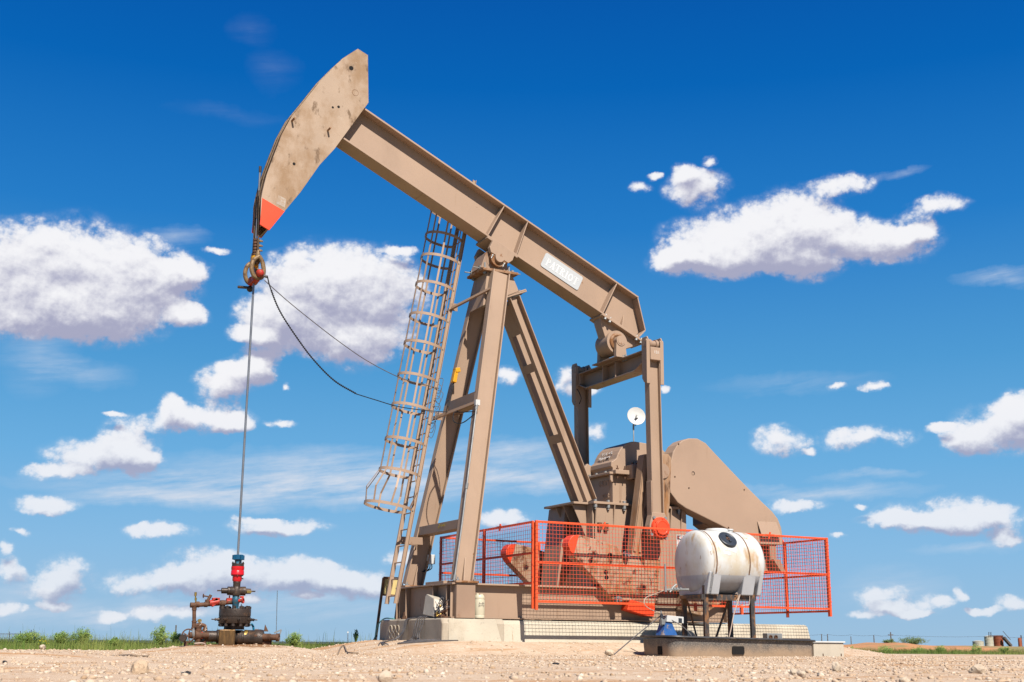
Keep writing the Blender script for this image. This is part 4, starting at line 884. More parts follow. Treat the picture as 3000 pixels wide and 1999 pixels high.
for k in range(7):
    pts = [V((3.86 + random.uniform(-.06, .08), y0 - .3 - random.uniform(0, .5), .74 + random.uniform(0, .38))) for _ in range(5)]; c.tube(spline(pts, 6), .007, 5)
c.done()
c = part('wire_nut', 'brass', BL)
for k in range(7): c.sphere((3.82 + random.uniform(-.03, .03), y0 - .35 - random.uniform(0, .3), .74 + random.uniform(0, .2)), .025, 5); c.nxt()
c.done()

# ================================================================== SIGN BOARD at the far left corner
SB = thing('sign_board', (3.9, 2.2, .2), 'blank yellow board in a leaning black frame behind the ladder foot', 'sign')
q = [PY(x, y, 2.2) for x, y in ((1126, 1695), (1170, 1697), (1166, 1744), (1121, 1741))]
c = part('board', 'wood', SB); c.add([v + V((0, -.01, 0)) for v in q] + [v + V((0, .01, 0)) for v in q], [(0, 1, 2, 3), (7, 6, 5, 4), (0, 4, 5, 1), (1, 5, 6, 2), (2, 6, 7, 3), (3, 7, 4, 0)]); c.done()
c = part('frame', 'stand', SB)
a = PY(1124, 1693, 2.2); c.bar(a, PY(1098, 1884, 2.2) - V((0, 0, .1)), .05, .05); c.bar(a, PY(1174, 1695, 2.2), .05, .05); c.bar(PY(1119, 1743, 2.2), PY(1168, 1746, 2.2), .04, .04); c.bar(PY(1174, 1695, 2.2), PY(1150, 1884, 2.2), .05, .05); c.done()

# ================================================================== WELLHEAD
WH = thing('wellhead', (.05, 0, .12), 'brown iron oil wellhead with red and blue stuffing box and side pipes', 'wellhead')
def zy(y): return PY(700 - (y - 1640) * .05, y, 0).z
def wp(x, y, Y=0): return PY(450 + x / 3.92, 1550 + y / 3.92, Y)        # from the close-up of the wellhead
def rad(w): return w / 3.92 / 2 / 151.5
ax_ = (rp0 - rp1).normalized(); ax_ = -ax_ if ax_.z < 0 else ax_
def cx_at(z): return rp0.x - (rp0.z - z) * .0 - .0
def wz(y): return wp(960, y).z
X0 = wp(945, 800).x
def col(name, mat, prof, ring=None, label=None, par=None, n=36):
    c = part(name, mat, par or WH, .0, label); c.lathe([(rad(w), wz(y)) for w, y in prof], (X0, 0, 0), (0, 0, 1), n); return c.done()
uc = col('union_cap', 'blue', [(60, 296), (110, 297), (122, 302), (122, 350), (110, 357), (60, 358)])
c = part('lug', 'blue', uc)
for k in range(4):
    a = k * PI / 2 + .3; c.bar((X0 + .09 * math.cos(a), .09 * math.sin(a), wz(328)), (X0 + .125 * math.cos(a), .125 * math.sin(a), wz(328)), .05, .09, (-math.sin(a), math.cos(a), 0)); c.nxt()
c.done()
col('neck', 'bluepipe', [(80, 356), (80, 385), (104, 398), (110, 415)])
sfb = col('packing_flange', 'iron', [(120, 400), (138, 402), (140, 430), (130, 433)])
for k in range(8):
    a = k * PI / 4; c = part('stud', 'iron', sfb); c.cyl((X0 + rad(128) * math.cos(a), rad(128) * math.sin(a), wz(418)), (0, 0, 1), .009, 0, .07, 8); c.hex((X0 + rad(128) * math.cos(a), rad(128) * math.sin(a), wz(402)), (0, 0, 1), .017, .022); c.done()
rd1 = col('stuffing_box', 'red', [(120, 428), (150, 432), (150, 462), (146, 466), (143, 470), (143, 478), (149, 482), (151, 512), (154, 516), (154, 526), (140, 531)])
c = part('bolt', 'iron', rd1)
for k in range(6): a = k * PI / 3 + .3; c.hex((X0 + rad(135) * math.cos(a), rad(135) * math.sin(a), wz(540)), (0, 0, 1), .016, .02); c.nxt()
c.done()
col('lower_barrel', 'red', [(108, 529), (108, 592), (90, 605)])
c = part('grease_fitting', 'iron', WH); p = V((X0 + rad(108), -.02, wz(570))); c.cyl(p, (1, -.2, 0), .012, -.01, .03, 8); c.done()
col('spool', 'iron', [(84, 602), (90, 615), (84, 622), (84, 672)])
BO_ = part('blowout_preventer', 'iron', WH, .0); zc2 = wz(713)
BO_.lathe([(rad(100), wz(766)), (rad(120), wz(740)), (rad(110), wz(690)), (rad(86), wz(664))], (X0, 0, 0), (0, 0, 1), 30)
ad = V((1, -.12, 0)).normalized()
BO_.lathe([(.05, -.29), (.055, -.285), (.055, -.175), (.083, -.172), (.083, -.13), (.075, -.125), (.085, -.11), (.085, .11), (.088, .115), (.088, .175), (.055, .178), (.05, .28)], (X0, 0, zc2), ad, 28); BO_ = BO_.done()
for sg in (-1, 1): c = part('ram_stem', 'iron', BO_); c.cyl((X0, 0, zc2), ad * sg, .013, .27, .37, 10); c.done()
c = part('brass_tag', 'brass', BO_); p = V((X0, 0, zc2)) + ad * .235; c.box(p + V((-.045, -.06, -.035)), p + V((.045, -.053, .01))); c.done()
tee = col('flow_tee', 'bluepipe', [(74, 764), (80, 770), (80, 790), (90, 800), (90, 850), (78, 860), (74, 905), (84, 912), (84, 922)])
c = part('side_outlet', 'red_worn', tee); p = V((X0, 0, wz(825))); dR = V((.75, -.66, 0)); c.lathe([(.035, .05), (.035, .13), (.05, .135), (.052, .165), (.03, .165), (.028, .15)], p, dR, 18); c.box(p + dR * .12 + V((-.03, -.02, .05)), p + dR * .12 + V((.04, .02, .09))); c.done()
c = part('small_tube', 'bluepipe', tee); c.tube([wp(1008, 860, -.1), wp(1008, 900, -.1)], .008, 6); c.done()
for nm, pr in (('upper_flange', [(330, 918), (358, 921), (364, 930), (364, 1003), (350, 1006)]), ('lower_flange', [(350, 1007), (364, 1010), (366, 1080), (358, 1086), (250, 1090)])):
    fl = col(nm, 'iron', pr, n=48)
    for k in range(12):
        a = k * PI / 6 + .18; y_ = 920 if nm[0] == 'u' else 1118
        c = part('nut', 'iron', fl); p = (X0 + rad(318) * math.cos(a), rad(318) * math.sin(a), wz(y_)); c.hex(p, (0, 0, 1), rad(48), rad(2 * 28)); c.cyl(p, (0, 0, 1), rad(26), -.01, rad(2 * 36), 10); c.done()
for k in range(8):
    a = k * PI / 4 - .02; d = V((math.cos(a), math.sin(a), 0)); c = part('lock_screw', 'iron', WH); p = V((X0, 0, wz(1042)))
    c.lathe([(.03, .29), (.03, .335), (.02, .336), (.02, .36), (.027, .361), (.027, .385), (.011, .386), (.011, .45)], p, d, 8); c.done()
col('casing_neck', 'iron', [(230, 1084), (230, 1150), (250, 1156)])
zc3 = wz(1248)
CH = part('casing_head', 'block', WH, .02); u1 = V((.96, -.28, 0)).normalized(); u2 = V((.28, .96, 0)).normalized(); CHo = V((wp(815, 1248).x + .05, .0, zc3))
CH.prism([(-.155, -.21), (.155, -.21), (.155, .21), (-.155, .21)], u1, u2, (0, 0, 1), CHo, wz(1338) - zc3, wz(1156) - zc3); CH = CH.done()
col('surface_casing', 'iron', [(250, 1330), (250, 1440)])
lf = part('left_outlet', 'iron', WH); dl = V((-.98, .12, 0)); po = CHo + V((-.10, 0, .02))
lf.lathe([(.13, .0), (.13, .10), (.105, .12), (.105, .34), (.12, .345), (.12, .40), (.09, .42), (.09, .5), (.06, .52)], po, dl, 28); lf.done()
c = part('paint_patch', 'bluepipe', WH); c.lathe([(.1225, .345), (.1225, .39)], po, dl, 28); c.done()
rt = part('right_outlet', 'iron', WH); dr = V((.93, -.34, -.02)).normalized(); po2 = CHo + V((.12, -.03, .0))
rt.lathe([(.12, .0), (.145, .04), (.145, .16), (.135, .165), (.135, .19), (.15, .2), (.152, .38), (.165, .40), (.17, .50), (.16, .56), (.10, .58)], po2, dr, 32); rt = rt.done()
c = part('yellow_patch', 'brass', rt); c.lathe([(.1475, .21), (.1475, .27)], po2 + V((0, 0, .006)), dr, 32); c.done()
c = part('gate_body', 'rust_pipe', rt); pe = po2 + dr * .5
c.lathe([(.07, 0), (.07, .22), (.06, .225), (.06, .33), (.075, .335), (.075, .39), (.042, .39), (.04, .3)], pe + V((-.03, -.07, .02)), V((.85, -.52, 0)), 24)
c.lathe([(.09, 0), (.09, .26), (.07, .28)], pe + V((-.05, 0, -.06)), V((.93, -.3, -.1)), 20); c.done()
for k in range(6): a = k * PI / 3; c = part('nut', 'rust_pipe', rt); u = dr.orthogonal().normalized(); w = dr.cross(u); c.hex(po2 + dr * .4 + (u * math.cos(a) + w * math.sin(a)) * .15, dr, .026, .06); c.done()
c = part('valve_lever', 'galv', rt); a = wp(1385, 1195, -.35); b = wp(1468, 1160, -.35); c.bar(a, b, .012, .03); c.bar(b, wp(1435, 1250, -.35), .012, .02); c.cyl(wp(1400, 1242, -.35), V((1, -.2, 0)), .02, 0, .06, 10); c.done()
c = part('bracket', 'rust_pipe', rt); c.prism([(-.04, 0), (.05, 0), (.02, .06), (-.02, .13), (-.03, .05)], (1, 0, 0), (0, 0, 1), YV, wp(1288, 1178, -.25), -.01, .01); c.done()
c = part('hose', 'bluehose', WH); c.tube(spline([wp(1100, 1100, .12), wp(1125, 1095, .12), wp(1143, 1120, .12), wp(1150, 1165, .12)], 6), .022, 8); c.done()
# flow line to the left and down
zf = wz(868)
FL = part('flow_line', 'rust_pipe', WH, .0); f0 = wp(900, 840); f1 = wp(455, 875)
fy_ = .06
FL.tube([f0 + V((0, 0, 0)), wp(830, 848, fy_), wp(760, 855, fy_), wp(600, 868, fy_), f1], [.04, .042, .044, .042, .042], 16)
FL.cyl(wp(455, 875), (-1, 0, 0), .05, -.06, .055, 14); FL.cyl(wp(500, 868, .03), (-1, 0, 0), .058, -.04, .04, 14); FL.cyl(wp(790, 855, fy_), (1, 0, 0.03), .062, -.04, .05, 16); FL.cyl(wp(600, 868, fy_), (1, 0, 0), .052, -.03, .03, 14)
FL.tube([wp(466, 880), wp(466, 1150)], .036, 14); FL.cyl(wp(468, 905), (0, 0, 1), .045, -.05, .05, 14)
FL.lathe([(.045, -.09), (.052, -.085), (.052, -.04), (.044, -.03), (.044, .06), (.05, .065), (.05, .09)], wp(464, 1110), (0, 0, 1), 16)
FL.tube(spline([wp(464, 1108), wp(520, 1106), wp(565, 1104), wp(592, 1125), wp(590, 1170)], 5), .036, 14); FL.tube([wp(588, 1150), wp(578, 1420)], .034, 14); FL.cyl(wp(520, 1106), (1, 0, 0), .045, -.03, .03, 14)
FL.cyl(wp(590, 1160), (0, 0, 1), .047, -.04, .03, 14); FL = FL.done()
c = part('check_valve', 'red_worn', WH, .008); p = wp(700, 845, fy_ - .02); c.bar(p + V((-.07, 0, -.05)), p + V((.06, 0, .06)), .1, .1); c.box(p + V((-.05, -.05, .0)), p + V((.09, .05, .09))); c.cyl(p, (1, 0, .2), .06, -.1, .08, 14); c.done()
c = part('ball_valve', 'red_worn', WH, .006); p = wp(868, 835, .05); c.box(p + V((-.05, -.04, .04)), p + V((.07, .04, .07))); c.cyl(p, (1, 0, 0), .055, -.06, .06, 14); c.cyl(p, (0, 0, 1), .014, 0, .12, 8); c.done()
c = part('needle_valve', 'rust_pipe', WH); p = wp(618, 830, fy_); c.cyl(p, (0, 0, 1), .045, -.06, .03, 12); c.tube([p, p + V((.06, 0, .12))], .03, 8); c.tube([p + V((.03, 0, .085)), p + V((-.08, 0, .1))], .014, 8); c.cyl(p + V((-.085, 0, .1)), (1, 0, 0), .04, -.006, .006, 12); c.done()
for x, y, r in ((482, 748, .024), (528, 1055, .034)):
    p = wp(x, y); c = part('pressure_gauge', 'brass', WH); c.cyl(p, (0, 0, 1) if r < .03 else (0, -1, 0), r, -.035, .035, 18); c.tube([p + V((0, 0, -.03)), wp(x + 4, y + (95 if r < .03 else 50))], .013, 8); c.cyl(wp(x + 2, y + 55 if r < .03 else y + 35), (0, 0, 1), .022, -.03, .02, 8); c.done()
GV = part('gate_valve', 'rust_pipe', WH); p = wp(498, 1222, -.08)
GV.lathe([(.06, -.16), (.06, -.06), (.09, -.05), (.09, .06), (.06, .07), (.06, .22)], p, V((.98, .15, 0)), 20); GV.lathe([(.05, -.12), (.062, -.05), (.062, .14), (.075, .145), (.075, .165)], p + V((.02, 0, 0)), (0, 0, 1), 16)
GV.tube([wp(505, 1300, -.08), wp(508, 1430, -.08)], [.05, .06], 12); GV.tube([wp(365, 1290, -.12), wp(372, 1430, -.12)], .034, 10); GV.sphere(wp(375, 1365, -.12), .055, 8); GV.box(wp(540, 1360, -.05), wp(630, 1430, .1)); GV = GV.done()
c = part('bonnet', 'red_worn', GV, .008); c.box(wp(480, 1180, -.1), wp(545, 1260, .02)); c.done()
c = part('collar', 'galv', GV); c.torus(wp(462, 1200, -.1), V((.95, -.2, .1)), .085, .016, 24, 8); c.torus(wp(450, 1205, -.1), V((.95, -.2, .1)), .08, .012, 24, 8); c.done()
hw = wp(395, 1228, -.1); hn = V((-.55, -.8, .1)).normalized()
c = part('handwheel', 'rust_pipe', WH); c.torus(hw, hn, .125, .013, 32, 8)
u = hn.orthogonal().normalized(); w = hn.cross(u)
for k in range(5): a = k * 2 * PI / 5; c.tube([hw, hw + (u * math.cos(a) + w * math.sin(a)) * .125], .011, 6)
c.tube([hw, p], .022, 10); c.done()
c = part('end_plug', 'iron', WH); c.lathe([(.03, -.12), (.068, -.10), (.068, 0), (.06, .01)], wp(335, 1252, -.3), V((-.35, -.93, 0)), 20); c.done()
c = part('tie_wire', 'rope', WH)
for pts in ([(540, 1060), (548, 1085), (530, 1110)], [(610, 1110), (600, 1140), (590, 1170), (615, 1150)], [(525, 1120), (520, 1165)]): c.tube(spline([wp(x, y, -.06) for x, y in pts], 5), .007, 5); c.nxt()
c.done()

# ================================================================== CHEMICAL TANK, STAND, TRAY
TY = -3.55; TR = .648
tl, tr_ = PY(1982, 1650, TY + .42).x, PY(2236, 1650, TY - .45).x; tz = 1.862
TK = thing('chemical_tank', ((tl + tr_) / 2, TY, 1.2), 'rust stained white plastic horizontal tank with a dark lid', 'tank')
c = part('body', 'poly', TK)
Lt = tr_ - tl; dome = [(.02, 0), (.36, .006), (.49, .022), (.56, .05), (.605, .09), (.635, .14), (TR, .20)]; prof = list(dome)
for xs_ in (PY(2099, 1700, -4.15).x - tl, PY(2196, 1700, -4.15).x - tl): prof += [(TR, xs_ - .07), (TR * .988, xs_ - .05), (TR * .988, xs_ + .05), (TR, xs_ + .07)]
prof += [(r, Lt - h) for r, h in reversed(dome)]
c.lathe(prof, (tl, TY, tz), (1, 0, 0), 64); tank = c.done()
tank.data.set_sharp_from_angle(angle=math.radians(60))
for xc, wv in ((PY(2090, 1700, -4.05).x, .30), (PY(2191, 1700, -4.05).x, .30), (tl + .16, .10), (tr_ - .16, .10)):
    c = part('saddle_foot', 'foot', TK, .018)
    c.prism([(-.47, 1.2), (.47, 1.2), (.60, 1.64), (.3, 1.64), (-.3, 1.64), (-.60, 1.64)], YV, (0, 0, 1), (1, 0, 0), (xc, TY, 0), -wv / 2, wv / 2); c.done()
for i, x in enumerate((PY(2099, 1700, -4.15).x, PY(2196, 1700, -4.15).x)):
    c = part('strap', 'strap', TK)
    for k in range(40):
        a0, a1 = (math.radians(-60 + 300 * j / 40) for j in (k, k + 1))
        g = lambda a, r: V((x, TY - math.cos(a) * r, tz + math.sin(a) * r))
        for xx in (0,):
            p0_, p1_ = g(a0, TR * .987), g(a1, TR * .987); n0, n1 = g(a0, TR * .987 + .006), g(a1, TR * .987 + .006); hw_ = V((.014, 0, 0))
            c.add([p0_ - hw_, p0_ + hw_, p1_ + hw_, p1_ - hw_, n0 - hw_, n0 + hw_, n1 + hw_, n1 - hw_], [(4, 5, 6, 7), (0, 1, 5, 4), (2, 3, 7, 6), (1, 2, 6, 5), (3, 0, 4, 7)])
    c.done()
c = part('manway', 'poly', TK, .02); c.lathe([(.24, -.1), (.24, .05), (.21, .075), (.0, .08)], (tl + Lt * .47, TY, tz + TR - .03), (0, 0, 1), 32); c.done()
c = part('vent_cap', 'poly', TK, .006); c.lathe([(.06, -.05), (.06, .05), (.075, .055), (.075, .085), (.0, .09)], (tl + Lt * .68, TY - .02, tz + TR - .03), (0, 0, 1), 20); c.done()
la = math.radians(42); ln = V((0, -math.cos(la), math.sin(la))); lp = V((PY(2131, 1581, TY - .48).x, TY, tz)) + ln * (TR - .01)
LIDc = part('lid', 'lid', TK, .006); LIDc.lathe([(.185, -.03), (.20, -.02), (.20, .035), (.185, .045), (.165, .045), (.16, .035), (0, .035)], lp, ln, 40); lid = LIDc.done()
c = part('lid_handle', 'lid', lid, .004); t1 = V((1, 0, 0)); t2 = ln.cross(t1)
for k in (-.075, .075): c.bar(lp + ln * .05 + t2 * k - t1 * .012, lp + ln * .05 + t2 * k + t1 * .03, .05, .035, t2); c.nxt()
c.done()
c = part('vent_ring', 'rust_pipe', lid); c.torus(lp + ln * .04, ln, .032, .012, 20, 8); c.done()
c = part('torn_label', 'white', TK)
for k in range(26):
    a = math.radians(42 - 17 - random.uniform(1, 14)); x = lp.x - .12 + random.uniform(-.09, .2); n = V((0, -math.cos(a), math.sin(a))); t2_ = n.cross(t1)
    if a < math.radians(17) and x > lp.x: continue
    s_ = random.uniform(.02, .05); c.prism([(-s_, -s_ * .6), (s_, -s_ * .8), (s_ * .8, s_ * .7), (-s_ * .9, s_)], t1, t2_, n, V((x, TY, tz)) + n * TR, .0005, .002)
c.done()
c = part('valve', 'galv', TK); p = PY(1999, 1727, TY - .3); c.tube([p + V((.15, 0, 0)), p + V((-.28, 0, -.01))], .022, 10)
for k in (-.05, -.13, -.2): c.cyl(p, (-1, 0, 0), .035, -k - .02, -k + .02, 10)
c.tube([p + V((-.3, 0, -.06)), p + V((-.22, 0, .04)), p + V((-.15, -.01, .09))], .02, 8); c.done()
c = part('sight_tube', 'galv', TK); a = p + V((-.40, 0, -.02)); c.tube([a, a + V((-.0, 0, .5))], .018, 10); c.tube([p + V((-.28, 0, -.01)), a], .02, 8); c.cyl(a, (0, 0, 1), .028, -.04, .06, 8); c.done()
c = part('feed_tube', 'rope', TK); c.tube(spline([a, PY(1915, 1742, TY - .1), PY(1892, 1752, TY), PY(1888, 1770, TY), PY(1905, 1785, TY + .1), PY(1934, 1796, TY + .2)], 7), .009, 6); c.done()
SD = thing('tank_stand', ((tl + tr_) / 2, TY, .05), 'black rusting steel stand holding the white tank', 'stand')
fx0, fx1 = PY(2072, 1863, -3.95).x, PY(2209, 1868, -3.95).x
bx0, bx1 = fx0, fx1
zpl = 1.19
for x, y, ztop in ((fx0, -3.95, 1.38), (fx1, -3.95, 1.34), (bx0, -3.22, 1.17), (bx1, -3.22, 1.17)):
    c = part('leg', 'stand', SD, .004); c.bar((x, y, .03), (x, y, ztop), .012, .10, (0, 1, 0)); c.bar((x - .03, y + .04, .03), (x - .03, y + .04, ztop), .07, .012, (0, 1, 0)); c.done()
c = part('platform', 'stand', SD, .004); c.box((fx0 - .1, -3.93, zpl - .06), (fx1 + .1, -3.18, zpl)); c.box((fx0 - .1, -3.94, zpl - .1), (fx1 + .1, -3.93, zpl + .015)); c.done()
c = part('brace', 'stand', SD, .002); c.bar((fx0 + .06, -3.22, 1.1), (fx0 + .36, -3.22, .1), .012, .04); c.bar((fx1 - .06, -3.22, 1.1), (fx1 - .5, -3.22, .15), .012, .05); c.bar((bx0 + .05, -3.9, .6), (bx0 + .05, -3.25, .62), .012, .04, (1, 0, 0)); c.done()
rq = [PY(x, y, -4.0) for x, y in ((2168, 1742), (2162, 1762), (2150, 1800), (2143, 1836), (2136, 1868), (2134, 1880), (2128, 1905))]
RO = tag(MB().tube(spline(rq, 6), .011, 6).tube(spline([PY(x, y, -4.0) for x, y in ((2155, 1740), (2160, 1738), (2163, 1752), (2158, 1762), (2172, 1775), (2188, 1772), (2196, 1766), (2196, 1700))], 6), .007, 5).build('rope', 'rope'), 'frayed pale rope dangling from the stand over the tray', 'rope')
def tray_pts(k, z, dz=0):
    a, b, d0, d1 = 7.42, 11.0, -4.2, -3.03; pts = []; rr = .22
    for cx, cy, a0 in ((b - rr, d1 - rr, 0), (a + rr, d1 - rr, 90), (a + rr, d0 + rr, 180), (b - rr, d0 + rr, 270)):
        for j in range(6): t = math.radians(a0 + j * 18); pts.append(V((cx + (rr + k) * math.cos(t), cy + (rr + k) * math.sin(t), z)))
    return pts
c = MB(); rings = [tray_pts(-.04, -.03), tray_pts(-.02, .02), tray_pts(0, .30), tray_pts(.005, .335)]
inn = [tray_pts(-.03, .335), tray_pts(-.06, .05)]
vs = [p for r_ in rings + inn for p in r_]; n = 24
fs = [(i * n + k, i * n + (k + 1) % n, (i + 1) * n + (k + 1) % n, (i + 1) * n + k) for i in range(5) for k in range(n)]
c.add(vs, fs, True); c.add(inn[1], [tuple(range(n))])
TRY = tag(c.build('spill_tray', 'tray', None, 0, 40), 'long dusty black plastic spill tray on the gravel under the tank stand', 'spill tray')
c = part('rim', 'tray_lip', TRY)
rings = [tray_pts(.0, .332), tray_pts(.06, .325), tray_pts(.075, .34), tray_pts(.065, .362), tray_pts(.0, .366), tray_pts(-.04, .352)]
vs = []
for i, r_ in enumerate(rings):
    for p in r_: vs.append(p + V((0, 0, .012 * math.sin(p.x * 2.6 + 1) + (.03 * max(0, 1 - (p.x - 7.2) / .8) if p.x < 8 else 0) - .02 * max(0, p.x - 10.2))))
c.add(vs, [(i * n + k, i * n + (k + 1) % n, (i + 1) * n + (k + 1) % n, (i + 1) * n + k) for i in range(5) for k in range(n)], True); c.done()
for P0, sx_, ax1, nn in ((PY(2163, 1903, -4.2), .15, V((1, 0, 0)), V((0, -1, 0))), (V((7.42, -3.75, .13)), .07, V((0, -1, 0)), V((-1, 0, 0)))):
    c = part('fork_slot_patch', 'hole_shade', TRY); pts = [(-sx_, -.06), (-sx_ * .9, -.1), (sx_ * .9, -.1), (sx_, -.06), (sx_, .03), (sx_ * .9, .06), (-sx_ * .9, .06), (-sx_, .03)]
    c.prism(pts, ax1, (0, 0, 1), nn, P0, -.02, .003); c.done()
# chemical pump on its blue pedestal
PS = thing('chemical_pump', (7.75, -3.25, .34), 'small white pump on a scuffed blue triangular pedestal at the tray corner', 'pump')
c = part('pedestal', 'blueplate', PS, .006); q = [PY(x, y, -3.3) for x, y in ((1942, 1822), (1957, 1822), (1975, 1862), (1930, 1862))]
c.xz([(v.x, v.z) for v in q], -3.42, -3.18); c.done()
c = part('motor_box', 'white', PS, .008); q = [PY(x, y, -3.4) for x, y in ((1951, 1803), (1999, 1808), (1999, 1827), (1949, 1822))]; c.xz([(v.x, v.z) for v in q], -3.45, -3.22); c.done()
c = part('end_cover', 'lid', PS, .004); q = [PY(x, y, -3.455) for x, y in ((1988, 1811), (1998, 1812), (1998, 1825), (1988, 1823))]; c.xz([(v.x, v.z) for v in q], -3.46, -3.45); c.done()
c = part('pump_head', 'galv', PS); a = PY(1938, 1815, -3.35); c.cyl(a, (0, 0, 1), .035, -.12, .1, 12); c.tube([a + V((0, 0, .05)), a + V((-.01, 0, .17))], .018, 8); c.box(a + V((-.03, -.05, -.1)), a + V((.06, .05, .0))); c.done()
a = PY(1937, 1803, -3.35)
tag(MB().tube([a, PY(1870, 1857, -3.6), PY(1799, 1918, -4.0)], .011, 6).build('guy_cable', 'cable_grey'), 'straight grey cable running from the pump down to the gravel on the left', 'cable')
tag(MB().tube(spline([a, PY(1985, 1826, -3.5), PY(2010, 1845, -3.6), PY(2026, 1863, -3.7)], 6), .009, 6).build('hose_line', 'cable_grey'), 'thin grey line drooping from the pump toward the stand leg', 'cable')
# grey conduit box on the tray and white box on the ground
p = PY(2263, 1863, -3.2); c = MB(); c.box(p + V((-.2, -.08, -.12)), p + V((.2, .08, .05))); CBX = tag(c.build('conduit_box', 'galv', None, .01), 'grey metal box with two round openings lying in the tray', 'electrical box')
for k in (-.12, .02):
    c = part('opening', 'rust_pipe', CBX); c.lathe([(.045, 0), (.045, .02), (.03, .02), (.028, .005), (0, .004)], p + V((k, -.08, -.03)), (0, -1, 0), 16); c.done()
q0, q1 = PY(2396, 1926, -3.6), PY(2474, 1926, -3.6)
WB = thing('utility_box', ((q0.x + q1.x) / 2, -3.3, 0), 'low beige plastic box with a flat white lid right of the tray', 'box')
zt2 = PY(2430, 1884, -3.6).z
c = part('body', 'offwhite', WB, .012); c.box((q0.x - .1, -3.6, -.06), (q1.x, -2.95, zt2)); c.done()
c = part('lid', 'white', WB, .008); c.box((q0.x - .13, -3.63, zt2 + .002), (q1.x + .025, -2.92, zt2 + .035)); c.done()
c = part('latch', 'rust_pipe', WB)
for x in (2411, 2464): p = PY(x, 1921, -3.6); c.box(p + V((-.008, -.015, -.04)), p + V((.008, 0, .04))); c.nxt()
c.done()

# ================================================================== GROUND
def sst(a, b, x): t = max(0, min(1, (x - a) / (b - a))); return t * t * (3 - 2 * t)
LM = PY(40, 1893, -8)
def gh(x, y):
    dx = max(3.77 - x, 0, x - 13.3); dy = max(-1.55 - y, 0, y - 1.8); d = math.hypot(dx * .75, dy)
    h = .245 * (1 - sst(.1, 1.75, d))
    h = max(h, .155 * (1 - sst(.5, 2.3, math.hypot(x, y + .1))))
    d2 = math.hypot((x - LM.x + .6) * .55, (y - LM.y) * .5); h += .10 * (1 - sst(.3, 1.3, d2))
    far = sst(4, 7, y) if x > -30 else 0
    n = noise.noise(V((x * .55, y * .55, 0))) * .022 + noise.noise(V((x * 2.1, y * 2.1, 3))) * .012 + noise.noise(V((x * 6, y * 6, 7))) * .006
    k = 1.0 - .6 * sst(.6, .0, d)
    h += (.035 * max(0, noise.noise(V((x * 1.3, y * 1.3, 5)))) + .02 * max(0, noise.noise(V((x * 4, y * 4, 9))))) * (1 - sst(.0, .6, d)) * (1 if d > 0 else 0)
    return h + n * k - .09 * far - .02 * sst(40, 200, abs(y)) + (-.02 * sst(-14, -24, y))
def axis(lo, hi, step, far, nf):
    a = list(np.arange(lo, hi + 1e-6, step)); g = [step * 1.0 + (far) * ((i + 1) / nf) ** 4 for i in range(nf)]
    return [lo - v for v in reversed(g)] + a + [hi + v for v in g]
gx = axis(-14, 20, .13, 3500, 26); gy = axis(-23.5, 8, .13, 3500, 26)
vs = [(x, y, gh(x, y)) for y in gy for x in gx]; nx = len(gx)
fs = [(j * nx + i, j * nx + i + 1, (j + 1) * nx + i + 1, (j + 1) * nx + i) for j in range(len(gy) - 1) for i in range(nx - 1)]
g = MB().add(vs, fs, True).build('ground', 'ground', recalc=False, sharp=180); tag(g, kind='structure')
fl = MB(); fl.add([(-40, 80, .02), (130, 80, .02), (900, 2600, .02), (-300, 2600, .02)], [(0, 1, 2, 3)])
tag(fl.build('field', 'treeline'), kind='structure')
fl = MB(); pts = []
# red dirt berm on the right
c0, c1 = PD(2380, 1902, 62), PD(3250, 1902, 62); L = (c1 - c0).length; d = (c1 - c0).normalized(); n = V((-d.y, d.x, 0))
vs = []; NI, NJ = 160, 14
for i in range(NI + 1):
    s_ = L * i / NI; px_ = 2380 + 870 * i / NI
    hgt = .27 + .15 * math.exp(-((px_ - 2640) / 60) ** 2) + .03 * noise.noise(V((s_ * .4, 0, 0)))
    for j in range(NJ + 1):
        t = j / NJ; p = c0 + d * s_ + n * (t * 9 - 3); vs.append((p.x, p.y, -.12 + (hgt + .12) * math.sin(PI * min(1, t * 1.2 + .0) if t < .42 else PI / 2) + .025 * noise.noise(V((s_ * 1.2, t * 8, 2)))))
fs = [(i * (NJ + 1) + j, (i + 1) * (NJ + 1) + j, (i + 1) * (NJ + 1) + j + 1, i * (NJ + 1) + j + 1) for i in range(NI) for j in range(NJ)]
tag(MB().add(vs, fs, True).build('dirt_berm', 'berm', sharp=180), kind='structure')

